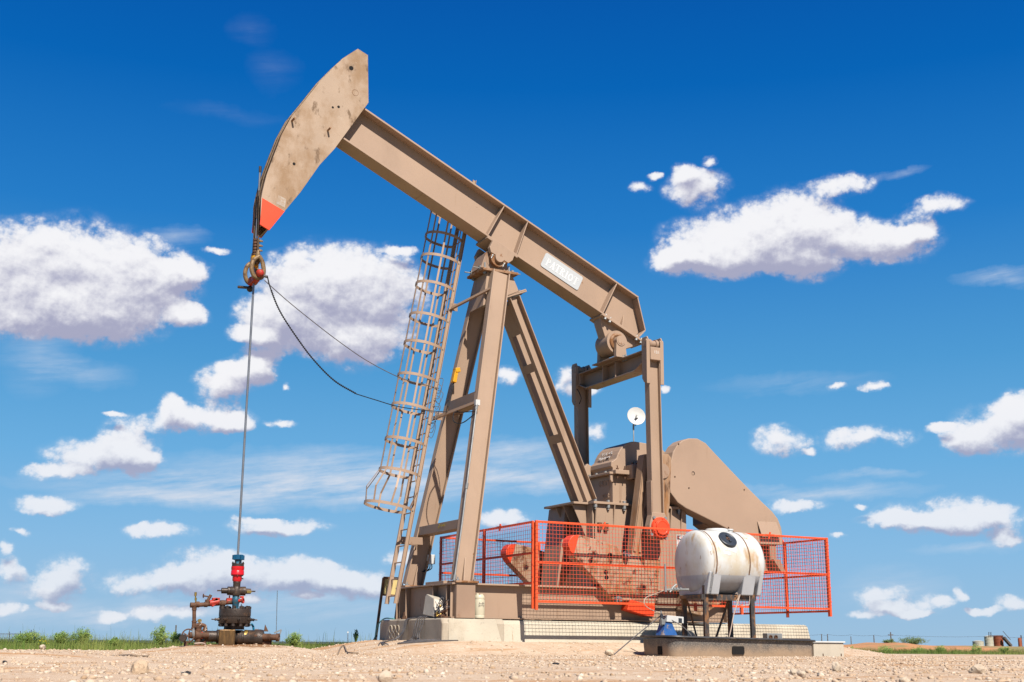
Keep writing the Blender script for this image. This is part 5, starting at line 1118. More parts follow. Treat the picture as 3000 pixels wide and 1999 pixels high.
# ---- gravel: countless small stones
import itertools
bm = bmesh.new(); bmesh.ops.create_icosphere(bm, subdivisions=1, radius=1); tv = np.array([v.co[:] for v in bm.verts]); tf = np.array([[v.index for v in f.verts] for f in bm.faces]); bm.free()
def blocked(x, y, m=0):
    if 3.7 - m < x < 13.4 + m and -1.65 - m < y < 1.9 + m: return True
    if 7.3 - m < x < 11.1 + m and -4.3 - m < y < -2.95 + m: return True
    return False
def scatter(N, dmin, dmax, s0, s1, pw, name, mat, dens=None):
    out = []; fcs = []; k = 0; nv = len(tv)
    while k < N:
        d = math.sqrt(random.uniform(dmin ** 2, dmax ** 2)); a = math.radians(27.5 + random.uniform(-34, 34))
        x, y = CAM.x + d * math.sin(a), CAM.y + d * math.cos(a)
        if y > 4.6 or blocked(x, y): continue
        if noise.noise(V((x * .7, y * 1.3, 11))) < random.uniform(-.5, .25): continue
        s = s0 * (s1 / s0) ** (random.random() ** pw)
        r = tv * (1 + rng.uniform(-.42, .42, (nv, 1))) * np.array([s * random.uniform(.7, 1.3), s * random.uniform(.7, 1.3), s * random.uniform(.45, .8)])
        t = random.uniform(0, 2 * PI); c_, s_ = math.cos(t), math.sin(t)
        r = np.stack([r[:, 0] * c_ - r[:, 1] * s_, r[:, 0] * s_ + r[:, 1] * c_, r[:, 2]], 1) + np.array([x, y, gh(x, y) + s * .1])
        out.append(r); fcs.append(tf + k * nv); k += 1
    me = bpy.data.meshes.new(name); P_ = np.concatenate(out); F_ = np.concatenate(fcs)
    me.vertices.add(len(P_)); me.vertices.foreach_set('co', P_.ravel()); me.loops.add(F_.size); me.polygons.add(len(F_))
    me.loops.foreach_set('vertex_index', F_.ravel()); me.polygons.foreach_set('loop_start', np.arange(0, F_.size, 3)); me.update(); me.validate()
    me.materials.append(mat); o = bpy.data.objects.new(name, me); COL.objects.link(o); return tag(o, kind='stuff')
def gravel_material():
    m = bpy.data.materials.new('mixed_gravel'); m.use_nodes = True; nt = m.node_tree; b = nt.nodes['Principled BSDF']
    gm = nt.nodes.new('ShaderNodeNewGeometry'); cr = nt.nodes.new('ShaderNodeValToRGB'); e = cr.color_ramp
    e.elements[0].position = 0; e.elements[0].color = (.38, .245, .14, 1); e.elements[1].position = 1; e.elements[1].color = (.70, .60, .48, 1)
    for p, c in ((.10, (.49, .34, .22, 1)), (.5, (.56, .415, .285, 1)), (.85, (.61, .48, .36, 1))): x = e.elements.new(p); x.color = c
    nt.links.new(gm.outputs['Random Per Island'], cr.inputs[0])
    tc = nt.nodes.new('ShaderNodeTexCoord').outputs['Object']; n = nd(nt, 'ShaderNodeTexNoise', i_2=45.0); n.inputs['Detail'].default_value = 5; nt.links.new(tc, n.inputs[0])
    nt.links.new(mixc(nt, mth(nt, 'MULTIPLY', ramp(nt, n.outputs[0], .4, .7), .4), cr.outputs[0], (.51, .36, .24)), b.inputs['Base Color'])
    src = b.inputs['Base Color'].links[0].from_socket; nt.links.new(mixc(nt, 1.0, src, (KA, KA, KA), 'MULTIPLY'), b.inputs['Base Color'])
    b.inputs['Roughness'].default_value = .95; b.inputs['Specular IOR Level'].default_value = .2
    bp = nt.nodes.new('ShaderNodeBump'); bp.inputs['Strength'].default_value = .5; bp.inputs['Distance'].default_value = .01
    nt.links.new(n.outputs[0], bp.inputs['Height']); nt.links.new(bp.outputs[0], b.inputs['Normal']); return m
gmat = gravel_material()
scatter(70000, 4.3, 31, .004, .030, 3.0, 'gravel', gmat)
# ---- stones one can tell apart
def stone(x, y, w, h, label, D=None, mat='stone', name='stone', hide=.25, ztop=None):
    """w, h in photo pixels; stands on the ground where pixel (x, y) meets it"""
    p = PZ(x, y, 0) if D is None else PD(x, y, D); dist = (p - CAM).dot(FW); rw, rh = w / 2 * dist / FPX, h * dist / FPX
    bm = bmesh.new(); bmesh.ops.create_icosphere(bm, subdivisions=3, radius=1); sd = random.uniform(0, 50)
    for v in bm.verts:
        q = v.co.copy(); k = 1 + .34 * noise.noise(q * 1.3 + V((sd, 0, 0))) + .14 * noise.noise(q * 3.1 + V((sd, 5, 0))) + .05 * noise.noise(q * 8 + V((sd, 9, 0)))
        v.co = V((q.x * rw * k, q.y * rw * .8 * k, q.z * rh * .62 * k))
    me = bpy.data.meshes.new(name); bm.to_mesh(me); bm.free(); me.polygons.foreach_set('use_smooth', [True] * len(me.polygons)); me.set_sharp_from_angle(angle=math.radians(28)); me.materials.append(M[mat])
    o = bpy.data.objects.new(name, me); COL.objects.link(o); z = gh(p.x, p.y) if D is None else p.z; o.location = (p.x, p.y, z + rh * .36); o.rotation_euler = (0, 0, random.uniform(0, 6))
    return tag(o, label, 'stone', 'larger stones lying on the gravel')
stone(408, 1974, 50, 40, 'large rounded tan stone in the blurred left foreground', mat='dust_stone')
stone(1128, 2004, 44, 42, 'bright white stone cut by the bottom edge of the picture')
stone(2452, 1968, 30, 24, 'white flat-topped stone right of the tray in the foreground')
stone(2326, 1978, 24, 20, 'greyish round stone beside a paler one below the tray')
stone(2349, 1985, 28, 22, 'pale round stone just right of a greyish one below the tray')
stone(2865, 1972, 46, 26, 'tan peaked stone with a dark shaded left side at right foreground')
stone(2648, 1996, 32, 20, 'white stone close to the bottom edge right of centre')
stone(2178, 1924, 20, 16, 'cream stone leaning on the front of the spill tray by its slot', D=24.2)
stone(124, 1901, 22, 12, 'pale block of stone at the edge of the weeds by yellow flowers', D=25.2)
stone(1785, 1917, 26, 15, 'white flat stone by the foot of the pump cable', D=23.6)
for x, y, D, w, h, lab in ((1628, 1947, 11.5, 20, 7, 'small black scrap of rubber on the gravel in front of the block'), (545, 1974, 8, 32, 9, 'thin dark curled scrap lying left of centre in the foreground'), (14, 1942, 13, 14, 7, 'dark twig-like scrap at the far left of the gravel')):
    o = stone(x, y, w, h, lab, mat='print_black', name='scrap'); o['category'] = 'scrap'; del o['group']
# ---- hoses and cables on the ground
def gline(name, pts, r, mat, label, cat='hose', lift=.6):
    P_ = []
    for x, y in spline([(*PZ(x, y, 0.0)[:2], 0) for x, y in pts], 8) and [(p.x, p.y) for p in spline([(*PZ(x, y, .0)[:2], 0) for x, y in pts], 8)]:
        P_.append(V((x, y, gh(x, y) + r * lift + .012)))
    return tag(MB().tube(P_, r, 7).build(name, mat), label, cat)
gline('ground_hose', [(-60, 1924), (40, 1919), (105, 1914), (160, 1915), (250, 1920), (330, 1925), (395, 1929), (440, 1928)], .016, 'cable_tan', 'long dusty brown hose snaking over the gravel at left')
WHc = [wp(640, 1390, -.5), wp(760, 1352, -.45), wp(900, 1346, -.45), wp(1060, 1345, -.45), wp(1220, 1352, -.4), wp(1370, 1375, -.35)]
tag(MB().tube(spline([V((-.9, -.7, .17)), V((-.7, -.6, .17))] + WHc, 7), .014, 7).build('ground_cable', 'rope'), 'pale cable lying across the foot of the wellhead', 'cable')
gline('bent_pipe', [(988, 1922), (995, 1914), (1008, 1913), (1022, 1918), (1050, 1919)], .013, 'cable_tan', 'short bent dark pipe end sticking up from the gravel in front of the block', 'pipe', 1.2)
# cables hanging over the block end and trailing on the dirt
hc = MB()
for k in range(4):
    y = -.30 - .12 * k; a = [V((3.88, y - .1, .73)), V((3.78, y, .72)), V((3.72, y + .02, .55)), V((3.70 - .01 * k, y + .05, .35)), V((3.62, y + random.uniform(-.1, .1), gh(3.6, y) + .02))]
    tail = [V((3.40 - .16 * k, y - .35 - .1 * k, 0)), V((3.45 + .05 * k, y - .7 - .16 * k, 0)), V((3.7 + .12 * k * (k - 1), y - 1.0 + .12 * k, 0))]
    for t in tail: t.z = gh(t.x, t.y) + .02
    hc.tube(spline(a + tail, 7), .012, 6)
for k in range(3):
    y = .30 - .05 * k; a = [V((3.85, y - .2, .72)), V((3.75, y, .68)), V((3.70, y + .05, .45)), V((3.55, y + .1, gh(3.55, y) + .03)), V((3.1, y - .3, 0)), V((2.8, y - .9 - .2 * k, 0))]
    for t in a[4:]: t.z = gh(t.x, t.y) + .02
    hc.tube(spline(a, 7), .012, 6)
tag(hc.build('hanging_cables', 'cable_grey'), 'bundle of grey cables draped over the concrete block end onto the dirt', 'cables')
tag(MB().tube(spline([V((3.85, 1.2, .72)), V((3.85, 1.75, .73)), V((3.78, 1.95, .6)), V((3.75, 2.02, .35)), V((3.7, 2.1, .2))], 7), .014, 7).build('garden_hose', 'greenhose'), 'pale green hose curling over the far corner of the concrete block', 'hose')

# ================================================================== VEGETATION
def blades(cl, name, mat, parent=None):
    vs, fs = [], []
    for (x, y, z, h, w, lean, az) in cl:
        o = len(vs); c_, s_ = math.cos(az), math.sin(az); lx_, ly_ = lean * math.cos(az * 1.7), lean * math.sin(az * 1.7)
        for t, ww in ((0, 1), (.5, .75), (.85, .4)):
            b = t * t
            vs.append((x - c_ * w * ww / 2 + lx_ * b, y - s_ * w * ww / 2 + ly_ * b, z + h * t)); vs.append((x + c_ * w * ww / 2 + lx_ * b, y + s_ * w * ww / 2 + ly_ * b, z + h * t))
        vs.append((x + lx_ * 1.2, y + ly_ * 1.2, z + h))
        fs += [(o, o + 1, o + 3, o + 2), (o + 2, o + 3, o + 5, o + 4), (o + 4, o + 5, o + 6)]
    return MB().add(vs, fs).build(name, mat, parent, recalc=False)
cl = []
def tuft(x, y, hm, nb):
    z = gh(x, y)
    for _ in range(nb):
        a = random.uniform(0, 6.28); r = random.random() ** .7 * .22
        h = hm * random.uniform(.45, 1.15)
        cl.append((x + r * math.cos(a), y + r * math.sin(a), z - .02, h, random.uniform(.006, .013), h * random.uniform(.05, .6), random.uniform(0, 6.28)))
for _ in range(5600):
    y = 3.7 + 22 * random.random() ** 1.6; x = random.uniform(-16, 48)
    if x < 14:
        nn = noise.noise(V((x * .35, y * .25, 5))); hm = (.34 + .24 * nn + (.06 if y > 9 else 0)) * (1 if x < 1 else .9)
        if y < 4.2 and random.random() < .6: continue
    else:
        if y < 4.8: continue
        nn = noise.noise(V((x * .3, y * .2, 9))); hm = .25 + .16 * nn
    tuft(x, y, max(.08, hm * .88), 17)
for _ in range(260):
    x, y = random.uniform(-12, 12), random.uniform(5, 16); cl.append((x, y, gh(x, y), random.uniform(.45, .72), .014, .05, random.uniform(0, 6)))
GR = tag(blades(cl, 'grass', 'grass'), kind='stuff')
def bush(name, p, w, h, n, mat, label, cat, group, leaf=.03, flowers=0):
    T = thing(name, p, label, cat, group); c = part('stems', 'far_wood' if mat == 'mesquite' else 'weed', T); lf = part('foliage', mat, T)
    tips = []
    for k in range(14 + int(n / 120)):
        a = random.uniform(0, 6.28); r = random.random() ** .6; hh = h * (1 - .5 * r * r) * random.uniform(.7, 1.1)
        q = V((p[0] + w / 2 * r * math.cos(a), p[1] + w / 2 * r * math.sin(a), p[2] + hh)); m = V(p).lerp(q, .5) + V((0, 0, h * .05)); c.tube([p, m, q], [.006, .004, .002], 4, False); tips.append((V((m.x + (q.x - p[0]) * .25, m.y + (q.y - p[1]) * .25, m.z)), q))
    vs, fs = [], []
    for _ in range(n):
        m, q = random.choice(tips); t = random.random(); b = V(p).lerp(m, t * 2) if t < .45 else m.lerp(q, (t - .45) / .55); b = b + V((random.gauss(0, 1), random.gauss(0, 1), random.gauss(0, .7))) * w * .055
        if b.z < p[2] + .01: b.z = p[2] + .01
        u = V((random.gauss(0, 1), random.gauss(0, 1), random.gauss(0, 1))).normalized(); v2 = u.orthogonal().normalized(); s_ = leaf * random.uniform(.5, 1.2); o = len(vs)
        vs += [b - u * s_, b + v2 * s_ * .38, b + u * s_, b - v2 * s_ * .38]; fs.append((o, o + 1, o + 2, o + 3))
    lf.add(vs, fs); MB.build(lf, 'foliage', mat, T, recalc=False); c.done()
    if flowers:
        fl_ = part('flowers', 'flower', T)
        for _ in range(flowers):
            m, q = random.choice(tips); fl_.sphere(q + V((random.gauss(0, .03), random.gauss(0, .03), random.gauss(0, .03))), .013, 4)
        fl_.done()
    return T
for i, (x, y, D, w, h, fl_, lab) in enumerate(((85, 1884, 29, 95, 30, 0, 'broad dark green weed clump at the left edge by the gravel mound'), (180, 1885, 28.5, 60, 32, 0, 'leafy weed bush with upright sprigs right of the yellow flowers'),
        (238, 1886, 28.5, 72, 42, 0, 'tall pale green weed bush, widest in the left half of the verge'), (468, 1890, 28, 66, 52, 0, 'tallest rounded weed bush, just left of the wellhead handwheel'),
        (335, 1893, 28, 36, 22, 0, 'small yellow-green weed tuft between two larger bushes at left'), (122, 1894, 27.5, 22, 16, 26, 'little weed covered in yellow flowers beside a pale stone'),
        (515, 1886, 30, 42, 34, 0, 'bright green weed bush directly behind the handwheel'), (860, 1893, 28.5, 60, 36, 0, 'loose green weed bush right of the wellhead outlet'), (1042, 1880, 33, 16, 34, 0, 'slim upright weed near the sign board post'))):
    p = PD(x, y, D); bush('weed_bush', (p.x, p.y, p.z), w * D / FPX, h * D / FPX * 1.1, int(700 + 22 * w), 'weed', lab, 'weed', 'weeds along the edge of the gravel pad', .022, fl_)
for i, (x, w, h, lab) in enumerate(((2500, 46, 20, 'low green weeds right beside the beige utility box'), (2592, 60, 24, 'spreading green weed left of the gap in the right verge'), (2690, 56, 22, 'bright green weed in front of the bush-topped berm'), (2755, 40, 26, 'feathery weed between berm and gravel, right of the berm crest'), (2855, 50, 28, 'tall green weed straight below the storage tanks'), (2945, 44, 22, 'small weed near the right edge below the rusty tank'))):
    D = 46; p = PD(x, 1914, D); bush('weed_bush', (p.x, p.y, p.z), w * D / FPX, h * D / FPX * .9, 700, 'weed', lab, 'weed', 'weeds along the edge of the gravel pad', .035)
for x, w, h, lab in ((2672, 86, 30, 'large dark mesquite bush on top of the red dirt berm'), (2608, 46, 18, 'smaller pale mesquite bush left of the large one on the berm')):
    D = 64; p = PD(x, 1888, D); bush('mesquite_bush', (p.x, p.y, p.z), w * D / FPX, h * D / FPX * .72, 2200, 'mesquite', lab, 'bush', 'bushes on the dirt berm', .045)

# ================================================================== FAR THINGS
def tank_far(x, yb, yt, w, D, mat, label, roof=.12):
    p = PD(x, yb, D); h = (yb - yt) * D / FPX; r = w / 2 * D / FPX; T = thing('storage_tank', p, label, 'storage tank', 'old storage tanks on the right horizon')
    c = part('shell', mat, T); c.lathe([(r, -.8), (r, h), (r * .98, h), (r * .5, h + roof), (0, h + roof * 1.3)], p, (0, 0, 1), 36); c.done()
    c = part('hoop', mat, T); [c.torus(p + V((0, 0, h * k)), (0, 0, 1), r + .01, .03, 36, 5) for k in (.34, .67, .99)]; c.done(); return T
tank_far(2866.5, 1893, 1880, 31, 190, 'tank_pale', 'low pale open storage tank left of the taller pair')
tank_far(2898.5, 1893, 1866, 25, 200, 'tank_pale', 'tall pale storage tank with a rusty band beside the red one')
T = tank_far(2926.5, 1893, 1865, 27, 200, 'tank_rust', 'tall rust red storage tank with stairs on its right')
c = part('stairs', 'far_steel', T); a, b = PD(2940, 1868, 199), PD(2962, 1893, 199); c.bar(a, b, .5, .35); c.bar(a + V((0, 0, 1)), b + V((0, 0, 1)), .06, .08); c.done()
c = part('handrail', 'far_steel', T); c.bar(PD(2897, 1862.5, 198), PD(2939, 1862.5, 198), .08, .09)
for x in (2897, 2903, 2938): c.bar(PD(x, 1852 if x < 2910 else 1862, 198), PD(x, 1868, 198), .08, .08)
c.done()
T = thing('separator_vessel', PD(2989, 1893, 190), 'rusty upright vessel with a thin stack at the right edge', 'vessel'); c = part('shell', 'tank_rust', T); p = PD(2989, 1893, 190); c.lathe([(.28, -.6), (.28, 1.1), (.2, 1.22), (0, 1.28)], p, (0, 0, 1), 20); c.done()
c = part('stack', 'far_steel', T); c.cyl(PD(2994, 1893, 190), (0, 0, 1), .09, -.5, 1.65, 10); c.done()
def pole(x, yt, yb, D, label, arm=False, r=.09):
    p, q = PD(x, yb, D), PD(x, yt, D); p.z -= .6; T = thing('utility_pole', p, label, 'utility pole', 'poles along the right horizon')
    c = part('pole', 'far_wood', T); c.tube([p, V((p.x, p.y, q.z))], [r, r * .7], 8); c.done()
    if arm:
        c = part('crossarm', 'far_wood', T); a = RT * 1.0 * (D / 130); c.bar(V((p.x, p.y, q.z - .35)) - a * .28, V((p.x, p.y, q.z - .35)) + a * .28, .1, .1); c.done()
        c = part('transformer', 'galv', T); c.cyl(V((p.x + .1, p.y - .1, q.z - .95)), (0, 0, 1), .1, -.15, .15, 10); c.done()
    return T
pole(2408, 1858, 1884, 150, 'left pole of a close pair behind the beige utility box', r=.07); pole(2425.5, 1858, 1884, 150, 'right pole of a close pair behind the beige utility box', r=.07)
pole(2494.5, 1865, 1896, 140, 'short plain utility pole, first right of the utility box', r=.06); pole(2562, 1861, 1896, 140, 'plain utility pole standing left of the berm bush', r=.07)
pole(2611.5, 1852, 1890, 150, 'utility pole with a crossarm and transformer above the berm', True)
wr = MB()
for a, b in ((2330, 2408), (2408, 2425.5), (2425.5, 2494.5), (2494.5, 2562), (2562, 2611.5), (2611.5, 2900), (2900, 3100)):
    wr.tube(sag(PD(a, 1859 + (a - 2408) * .012, 150), PD(b, 1859 + (b - 2408) * .012, 150), .12, 8), .012, 4)
tag(wr.build('power_line', 'far_steel'), 'hair thin power line strung between the poles on the right horizon', 'power line')
T = thing('pipe_gate', PD(60, 1880, 100), 'grey pipe frame fence with mesh beyond the weeds at far left', 'fence')
c = part('post', 'far_steel', T)
for x, yt in ((28, 1851), (60, 1849), (88, 1850)): c.bar(PD(x, yt, 100), PD(x - (4 if x == 88 else 0), 1890, 100), .045, .045); c.nxt()
c.bar(PD(92, 1846, 100), PD(88, 1876, 100), .05, .05); c.done()
c = part('rail', 'far_steel', T); c.bar(PD(-40, 1856, 100), PD(90, 1857.5, 100), .04, .03); c.nxt(); c.bar(PD(-40, 1861, 100), PD(60, 1859.5, 100), .04, .03); c.done()
c = part('mesh', 'far_steel', T)
for k in range(16): c.bar(PD(60 + 1.9 * k, 1858, 100), PD(60 + 1.9 * k, 1886, 100), .008, .008)
for k in range(12): c.bar(PD(60, 1860 + 2 * k, 100), PD(89, 1860 + 2 * k, 100), .008, .008)
c.done()
tag(MB().tube([PD(513, 1890, 90), PD(516, 1832, 90)], .05, 6).build('wooden_post', 'far_wood'), 'thin pale post rising from the weeds left of the wellhead', 'post')
tag(MB().tube([PD(808.5, 1886, 600), PD(812.5, 1730, 600)], .16, 6).build('radio_mast', 'galv'), 'very thin radio mast far away right of the wellhead', 'mast')
T = thing('light_tower', PD(1019, 1880, 250), 'tiny pale lattice tower with a white top beyond the grass', 'tower')
c = part('lattice', 'galv', T); 
for dx in (-1.4, 1.4): c.bar(PD(1019 + dx, 1890, 250), PD(1019 + dx * .8, 1855, 250), .05, .05)
for k in range(8): c.bar(PD(1017.7, 1856 + 4 * k, 250), PD(1020.3, 1860 + 4 * k, 250), .04, .04)
c.done(); c = part('lamp_head', 'white', T); c.box(PD(1016.5, 1855, 250) + V((0, -.1, 0)), PD(1022, 1850.5, 250) + V((0, .1, 0))); c.done()

# ================================================================== SKY
SUN = V((-.085, -1, 1.10)).normalized()
W = bpy.data.worlds.new('World'); S.world = W; W.use_nodes = True; nt = W.node_tree; nt.nodes.clear()
sky = nt.nodes.new('ShaderNodeTexSky'); sky.sky_type = 'NISHITA'; sky.sun_disc = False
sky.sun_elevation = math.asin(SUN.z); sky.sun_rotation = math.atan2(SUN.x, SUN.y) % (2 * PI); sky.altitude = 900; sky.air_density = 1.0; sky.dust_density = .5; sky.ozone_density = 3.0
SKY_STR = .1; EXPO = .75
geo = nt.nodes.new('ShaderNodeTexCoord'); sep = nt.nodes.new('ShaderNodeSeparateXYZ'); nt.links.new(geo.outputs['Generated'], sep.inputs[0])
uu = mth(nt, 'ARCTAN2', sep.outputs[0], sep.outputs[1]); vv = mth(nt, 'ARCSINE', sep.outputs[2])
cmb = nt.nodes.new('ShaderNodeCombineXYZ'); nt.links.new(uu, cmb.inputs[0]); nt.links.new(vv, cmb.inputs[1]); UV = cmb.outputs[0]
def vm(op, a, b):
    m = nt.nodes.new('ShaderNodeVectorMath'); m.operation = op
    for i, val in enumerate((a, b)):
        if isinstance(val, bpy.types.NodeSocket): nt.links.new(val, m.inputs[i])
        else: m.inputs[i].default_value = val
    return m
def wn_(vec, scale, det, ro=.55, out=0, off=(0, 0, 0), sc=(1, 1.25, 1)):
    mp = nt.nodes.new('ShaderNodeMapping'); mp.inputs['Scale'].default_value = sc; mp.inputs['Location'].default_value = off; nt.links.new(vec, mp.inputs[0])
    n = nt.nodes.new('ShaderNodeTexNoise'); n.inputs['Scale'].default_value = scale; n.inputs['Detail'].default_value = det; n.inputs['Roughness'].default_value = ro
    nt.links.new(mp.outputs[0], n.inputs[0]); return n.outputs[out]
w1 = vm('MULTIPLY', vm('SUBTRACT', wn_(UV, 16, 3, .5, 1), (.5, .5, .5)).outputs[0], (.022, .018, 0)).outputs[0]
w2 = vm('MULTIPLY', vm('SUBTRACT', wn_(UV, 60, 4, .6, 1, (3, 1, 0)), (.5, .5, .5)).outputs[0], (.012, .010, 0)).outputs[0]
UVW = vm('ADD', vm('ADD', UV, w1).outputs[0], w2).outputs[0]
def ang(x, y): d = ray(x * 1.275, y * 1.275); return math.atan2(d.x, d.y), math.asin(d.normalized().z)
CL = [(60,640,125,90),(200,600,150,75),(340,640,90,62),(130,725,140,48),(260,720,110,50),(425,620,40,25),(435,725,36,20),
 (690,650,85,52),(790,635,105,60),(880,690,75,85),(720,735,110,55),(810,795,80,42),(640,740,70,45),(575,768,40,14),
 (600,830,30,42),(565,850,42,34),(510,885,42,36),(480,962,75,26),(400,962,48,24),(390,925,20,16),(535,975,30,18),
 (290,1005,55,42),(220,1050,88,30),(125,1082,62,13),(320,1062,45,30),(110,1157,60,17),(365,1222,66,15),(650,1207,90,16),(600,1187,40,8),
 (470,1310,75,40),(350,1340,85,24),(560,1330,90,38),(680,1312,55,30),(760,1332,85,28),(850,1345,75,24),(920,1282,34,16),(150,1312,46,30),(110,1352,50,28),(20,1310,26,28),(10,1262,16,12),(50,1218,24,7),
 (1150,1197,58,18),(1640,565,95,50),(1760,545,100,60),(1830,505,78,58),(1925,548,100,46),(1690,602,135,28),(1850,615,55,30),(2050,560,85,38),(2110,535,34,16),(1555,592,50,20),
 (1600,432,52,36),(1570,395,22,18),(1480,435,20,11),(1632,365,16,10),(1505,405,10,8),(1945,418,58,18),(2140,482,58,17),
 (1790,1008,44,25),(1856,1030,12,8),(1990,1007,85,20),(2300,990,90,46),(2345,950,55,36),(2215,1018,40,26),(1815,1160,56,14),(2150,1182,115,28),(2255,1200,105,22),(2312,1242,36,14),(2060,1192,60,14),
 (2030,1372,46,20),(2150,1384,30,14),(2050,1400,50,10),(2320,1392,36,16),(1300,870,20,28),(1372,990,20,16),(1165,860,26,16),(1340,905,30,14),(920,572,30,8),(645,975,26,9),(660,890,9,9),(2000,890,26,9),(1535,888,10,8),(250,948,22,5),(120,1395,30,9),(255,1412,24,12),(340,1408,30,14),(420,1402,40,12),(700,1372,30,9),(20,1405,30,12),(560,1385,40,8),(1990,1415,30,7),(2100,1412,30,7),(2200,1368,14,12),(2250,1408,30,9),(1930,1225,16,5),(1970,1160,12,6),(2160,985,22,9),(1920,885,14,7),(500,578,24,7)]
KR = 1.8
def blobs(vec, lst, weights=None):                       # sum of soft ellipsoidal cells, one gradient node each
    acc = None
    for i, (x, y, a, b) in enumerate(lst):
        u0, v0 = ang(x, y); u1_, _ = ang(x + a, y); _, v1_ = ang(x, y - b); su, sv = 1 / (KR * (u1_ - u0)), 1 / (KR * (v1_ - v0))
        g = nt.nodes.new('ShaderNodeTexGradient'); g.gradient_type = 'SPHERICAL'
        tm = g.texture_mapping; tm.vector_type = 'POINT'; tm.scale = (su, sv, 0); tm.translation = (-u0 * su, -v0 * sv, 0)
        nt.links.new(vec, g.inputs[0]); o = g.outputs['Fac']
        if weights: o = mth(nt, 'MULTIPLY', o, weights[i])
        acc = o if acc is None else mth(nt, 'ADD', acc, o)
    return acc
F = blobs(UVW, CL)
F2 = blobs(vm('ADD', UVW, (-.003, .011, 0)).outputs[0], CL)
def puff(vec, scale, det):
    mp = nt.nodes.new('ShaderNodeMapping'); mp.inputs['Scale'].default_value = (1, 1.2, 1); nt.links.new(vec, mp.inputs[0])
    v = nt.nodes.new('ShaderNodeTexVoronoi'); v.feature = 'F1'; v.voronoi_dimensions = '2D'; v.normalize = True
    for k, x in (('Scale', scale), ('Detail', det), ('Roughness', .55), ('Lacunarity', 2.3)): v.inputs[k].default_value = x
    nt.links.new(mp.outputs[0], v.inputs['Vector']); return mth(nt, 'SUBTRACT', 1.0, v.outputs['Distance'])
UVP = vm('ADD', UV, vm('MULTIPLY', w1, (.35, .35, 0)).outputs[0]).outputs[0]
UVPS = vm('ADD', UVP, (-.003, .0075, 0)).outputs[0]
pa = puff(UVP, 42, 3.0); pb = puff(UVPS, 42, 3.0)
n1 = wn_(UV, 70, 8, .62); n0 = wn_(UV, 20, 4, .55, 0, (7, 2, 0))
pc_ = puff(UVP, 120, 2.0); pd_ = puff(vm('ADD', UVP, (-.0012, .003, 0)).outputs[0], 120, 2.0)
per = mth(nt, 'ADD', mth(nt, 'MULTIPLY', mth(nt, 'SUBTRACT', pa, .60), 1.0), mth(nt, 'MULTIPLY', mth(nt, 'SUBTRACT', pc_, .6), .5))
per = mth(nt, 'ADD', per, mth(nt, 'ADD', mth(nt, 'MULTIPLY', mth(nt, 'SUBTRACT', n1, .5), .6), mth(nt, 'MULTIPLY', mth(nt, 'SUBTRACT', n0, .5), .9)))
fld = mth(nt, 'ADD', F, mth(nt, 'MULTIPLY', per, ramp(nt, F, .02, .34)))
hard = ramp(nt, fld, .36, .82); soft = ramp(nt, fld, .08, 1.0)
dens = mth(nt, 'ADD', mth(nt, 'MULTIPLY', hard, .6), mth(nt, 'MULTIPLY', soft, .4))
hz = nt.nodes.new('ShaderNodeMapRange'); nt.links.new(vv, hz.inputs[0]); hz.inputs[1].default_value = 0; hz.inputs[2].default_value = .2; hz.inputs[3].default_value = .7; hz.inputs[4].default_value = 1
dens = mth(nt, 'MULTIPLY', dens, hz.outputs[0])
lit = mth(nt, 'ADD', mth(nt, 'MULTIPLY', mth(nt, 'SUBTRACT', F, F2), 1.0), .64)
lit = mth(nt, 'ADD', lit, mth(nt, 'MULTIPLY', mth(nt, 'SUBTRACT', pa, pb), 1.0))
lit = mth(nt, 'ADD', lit, mth(nt, 'MULTIPLY', mth(nt, 'SUBTRACT', pc_, pd_), .3))
lit = mth(nt, 'ADD', lit, mth(nt, 'MULTIPLY', mth(nt, 'SUBTRACT', n0, .5), .5))
lit = mth(nt, 'ADD', lit, mth(nt, 'MULTIPLY', mth(nt, 'SUBTRACT', .9, fld), .14))
mr = nt.nodes.new('ShaderNodeMapRange'); nt.links.new(lit, mr.inputs[0]); mr.inputs[1].default_value = .05; mr.inputs[2].default_value = 1.1; mr.interpolation_type = 'SMOOTHSTEP'
CW_ = 1 / SKY_STR / 2 ** EXPO
ccol = mixc(nt, mr.outputs[0], tuple(c * CW_ for c in (.39, .40, .55)), tuple(c * CW_ for c in (.91, .91, .94)))
# thin high streaks
CI = [(600, 1125, 330, 24, .8), (880, 1085, 330, 34, .75), (1180, 1035, 120, 20, .6), (350, 1150, 160, 14, .7), (1230, 1105, 160, 20, .5), (575, 70, 38, 26, .05), (630, 160, 38, 34, .05), (520, 255, 90, 14, .04), (410, 545, 45, 16, .35), (180, 850, 80, 22, .3), (90, 800, 60, 70, .25), (2300, 640, 70, 14, .4), (1880, 1128, 160, 14, .55), (1980, 1090, 90, 8, .4), (2060, 1360, 90, 40, .3), (2080, 395, 40, 8, .3), (1820, 880, 130, 16, .2), (40, 1400, 120, 30, .45), (250, 1415, 60, 16, .5), (330, 1400, 40, 18, .5), (720, 1375, 50, 14, .4), (430, 1395, 60, 14, .4), (60, 1350, 60, 16, .4), (1330, 1180, 40, 10, .4), (2240, 1260, 90, 10, .3), (640, 1400, 300, 22, .35), (250, 1420, 60, 14, .4)]
G = blobs(UVW, [c[:4] for c in CI], [c[4] * 1.55 for c in CI])
rot = nt.nodes.new('ShaderNodeMapping'); rot.inputs['Rotation'].default_value = (0, 0, -.12); nt.links.new(UV, rot.inputs[0])
n3 = wn_(rot.outputs[0], 14, 7, .65, 0, (2, 5, 0), (1, 7, 1))
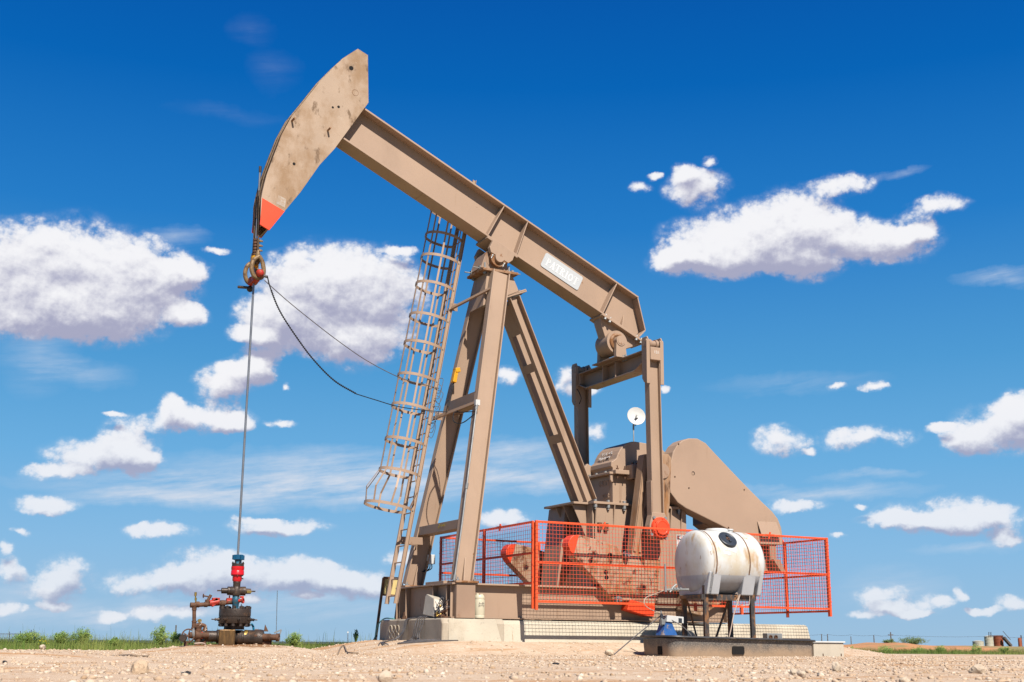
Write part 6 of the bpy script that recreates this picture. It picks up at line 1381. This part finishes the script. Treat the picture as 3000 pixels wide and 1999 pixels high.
cir = mth(nt, 'MULTIPLY', G, ramp(nt, n3, .2, .74))
# clear sky: Nishita, deepened as a polarised afternoon sky
er = nt.nodes.new('ShaderNodeValToRGB'); nt.links.new(mth(nt, 'MULTIPLY', vv, 1 / .6), er.inputs[0]); e = er.color_ramp
stops = ((0, (.335, .525, .72)), (.12, (.24, .49, .76)), (.24, (.145, .42, .735)), (.37, (.075, .325, .655)), (.56, (.016, .20, .575)), (.75, (.0, .125, .47)), (.92, (.0, .085, .39)), (1, (.0, .06, .30)))
for i, (p_, c) in enumerate(stops):
    el = e.elements[i] if i < 2 else e.elements.new(p_)
    el.position = p_; el.color = (*(x * CW_ for x in c), 1)
clear = mixc(nt, .985, sky.outputs[0], er.outputs[0])
col = mixc(nt, cir, clear, tuple(c * CW_ for c in (.62, .70, .82)))
col = mixc(nt, dens, col, ccol)
bgd = nt.nodes.new('ShaderNodeBackground'); nt.links.new(col, bgd.inputs[0]); bgd.inputs[1].default_value = SKY_STR
wo = nt.nodes.new('ShaderNodeOutputWorld'); nt.links.new(bgd.outputs[0], wo.inputs[0])
sl = bpy.data.lights.new('sun', 'SUN'); sl.energy = 5.0; sl.angle = math.radians(.53); sl.color = (1, .95, .87)
so = bpy.data.objects.new('sun', sl); COL.objects.link(so); so.rotation_euler = (-SUN).to_track_quat('-Z', 'Y').to_euler(); so.location = (0, 0, 30)

# ================================================================== CAMERA
cd = bpy.data.cameras.new('camera'); co = bpy.data.objects.new('camera', cd); COL.objects.link(co)
cd.sensor_width = 36; cd.lens = 36 * FPX / 3000; cd.clip_start = .05; cd.clip_end = 12000
mt = Matrix((RT, UP, -FW)).transposed().to_4x4(); mt.translation = CAM; co.matrix_world = mt
cd.dof.use_dof = True; cd.dof.focus_distance = 25; cd.dof.aperture_fstop = 4.5
S.camera = co
S.view_settings.view_transform = 'Standard'; S.view_settings.look = 'None'; S.view_settings.exposure = EXPO; S.view_settings.gamma = 1
S.cycles.max_bounces = 6; S.cycles.diffuse_bounces = 1; S.cycles.glossy_bounces = 2
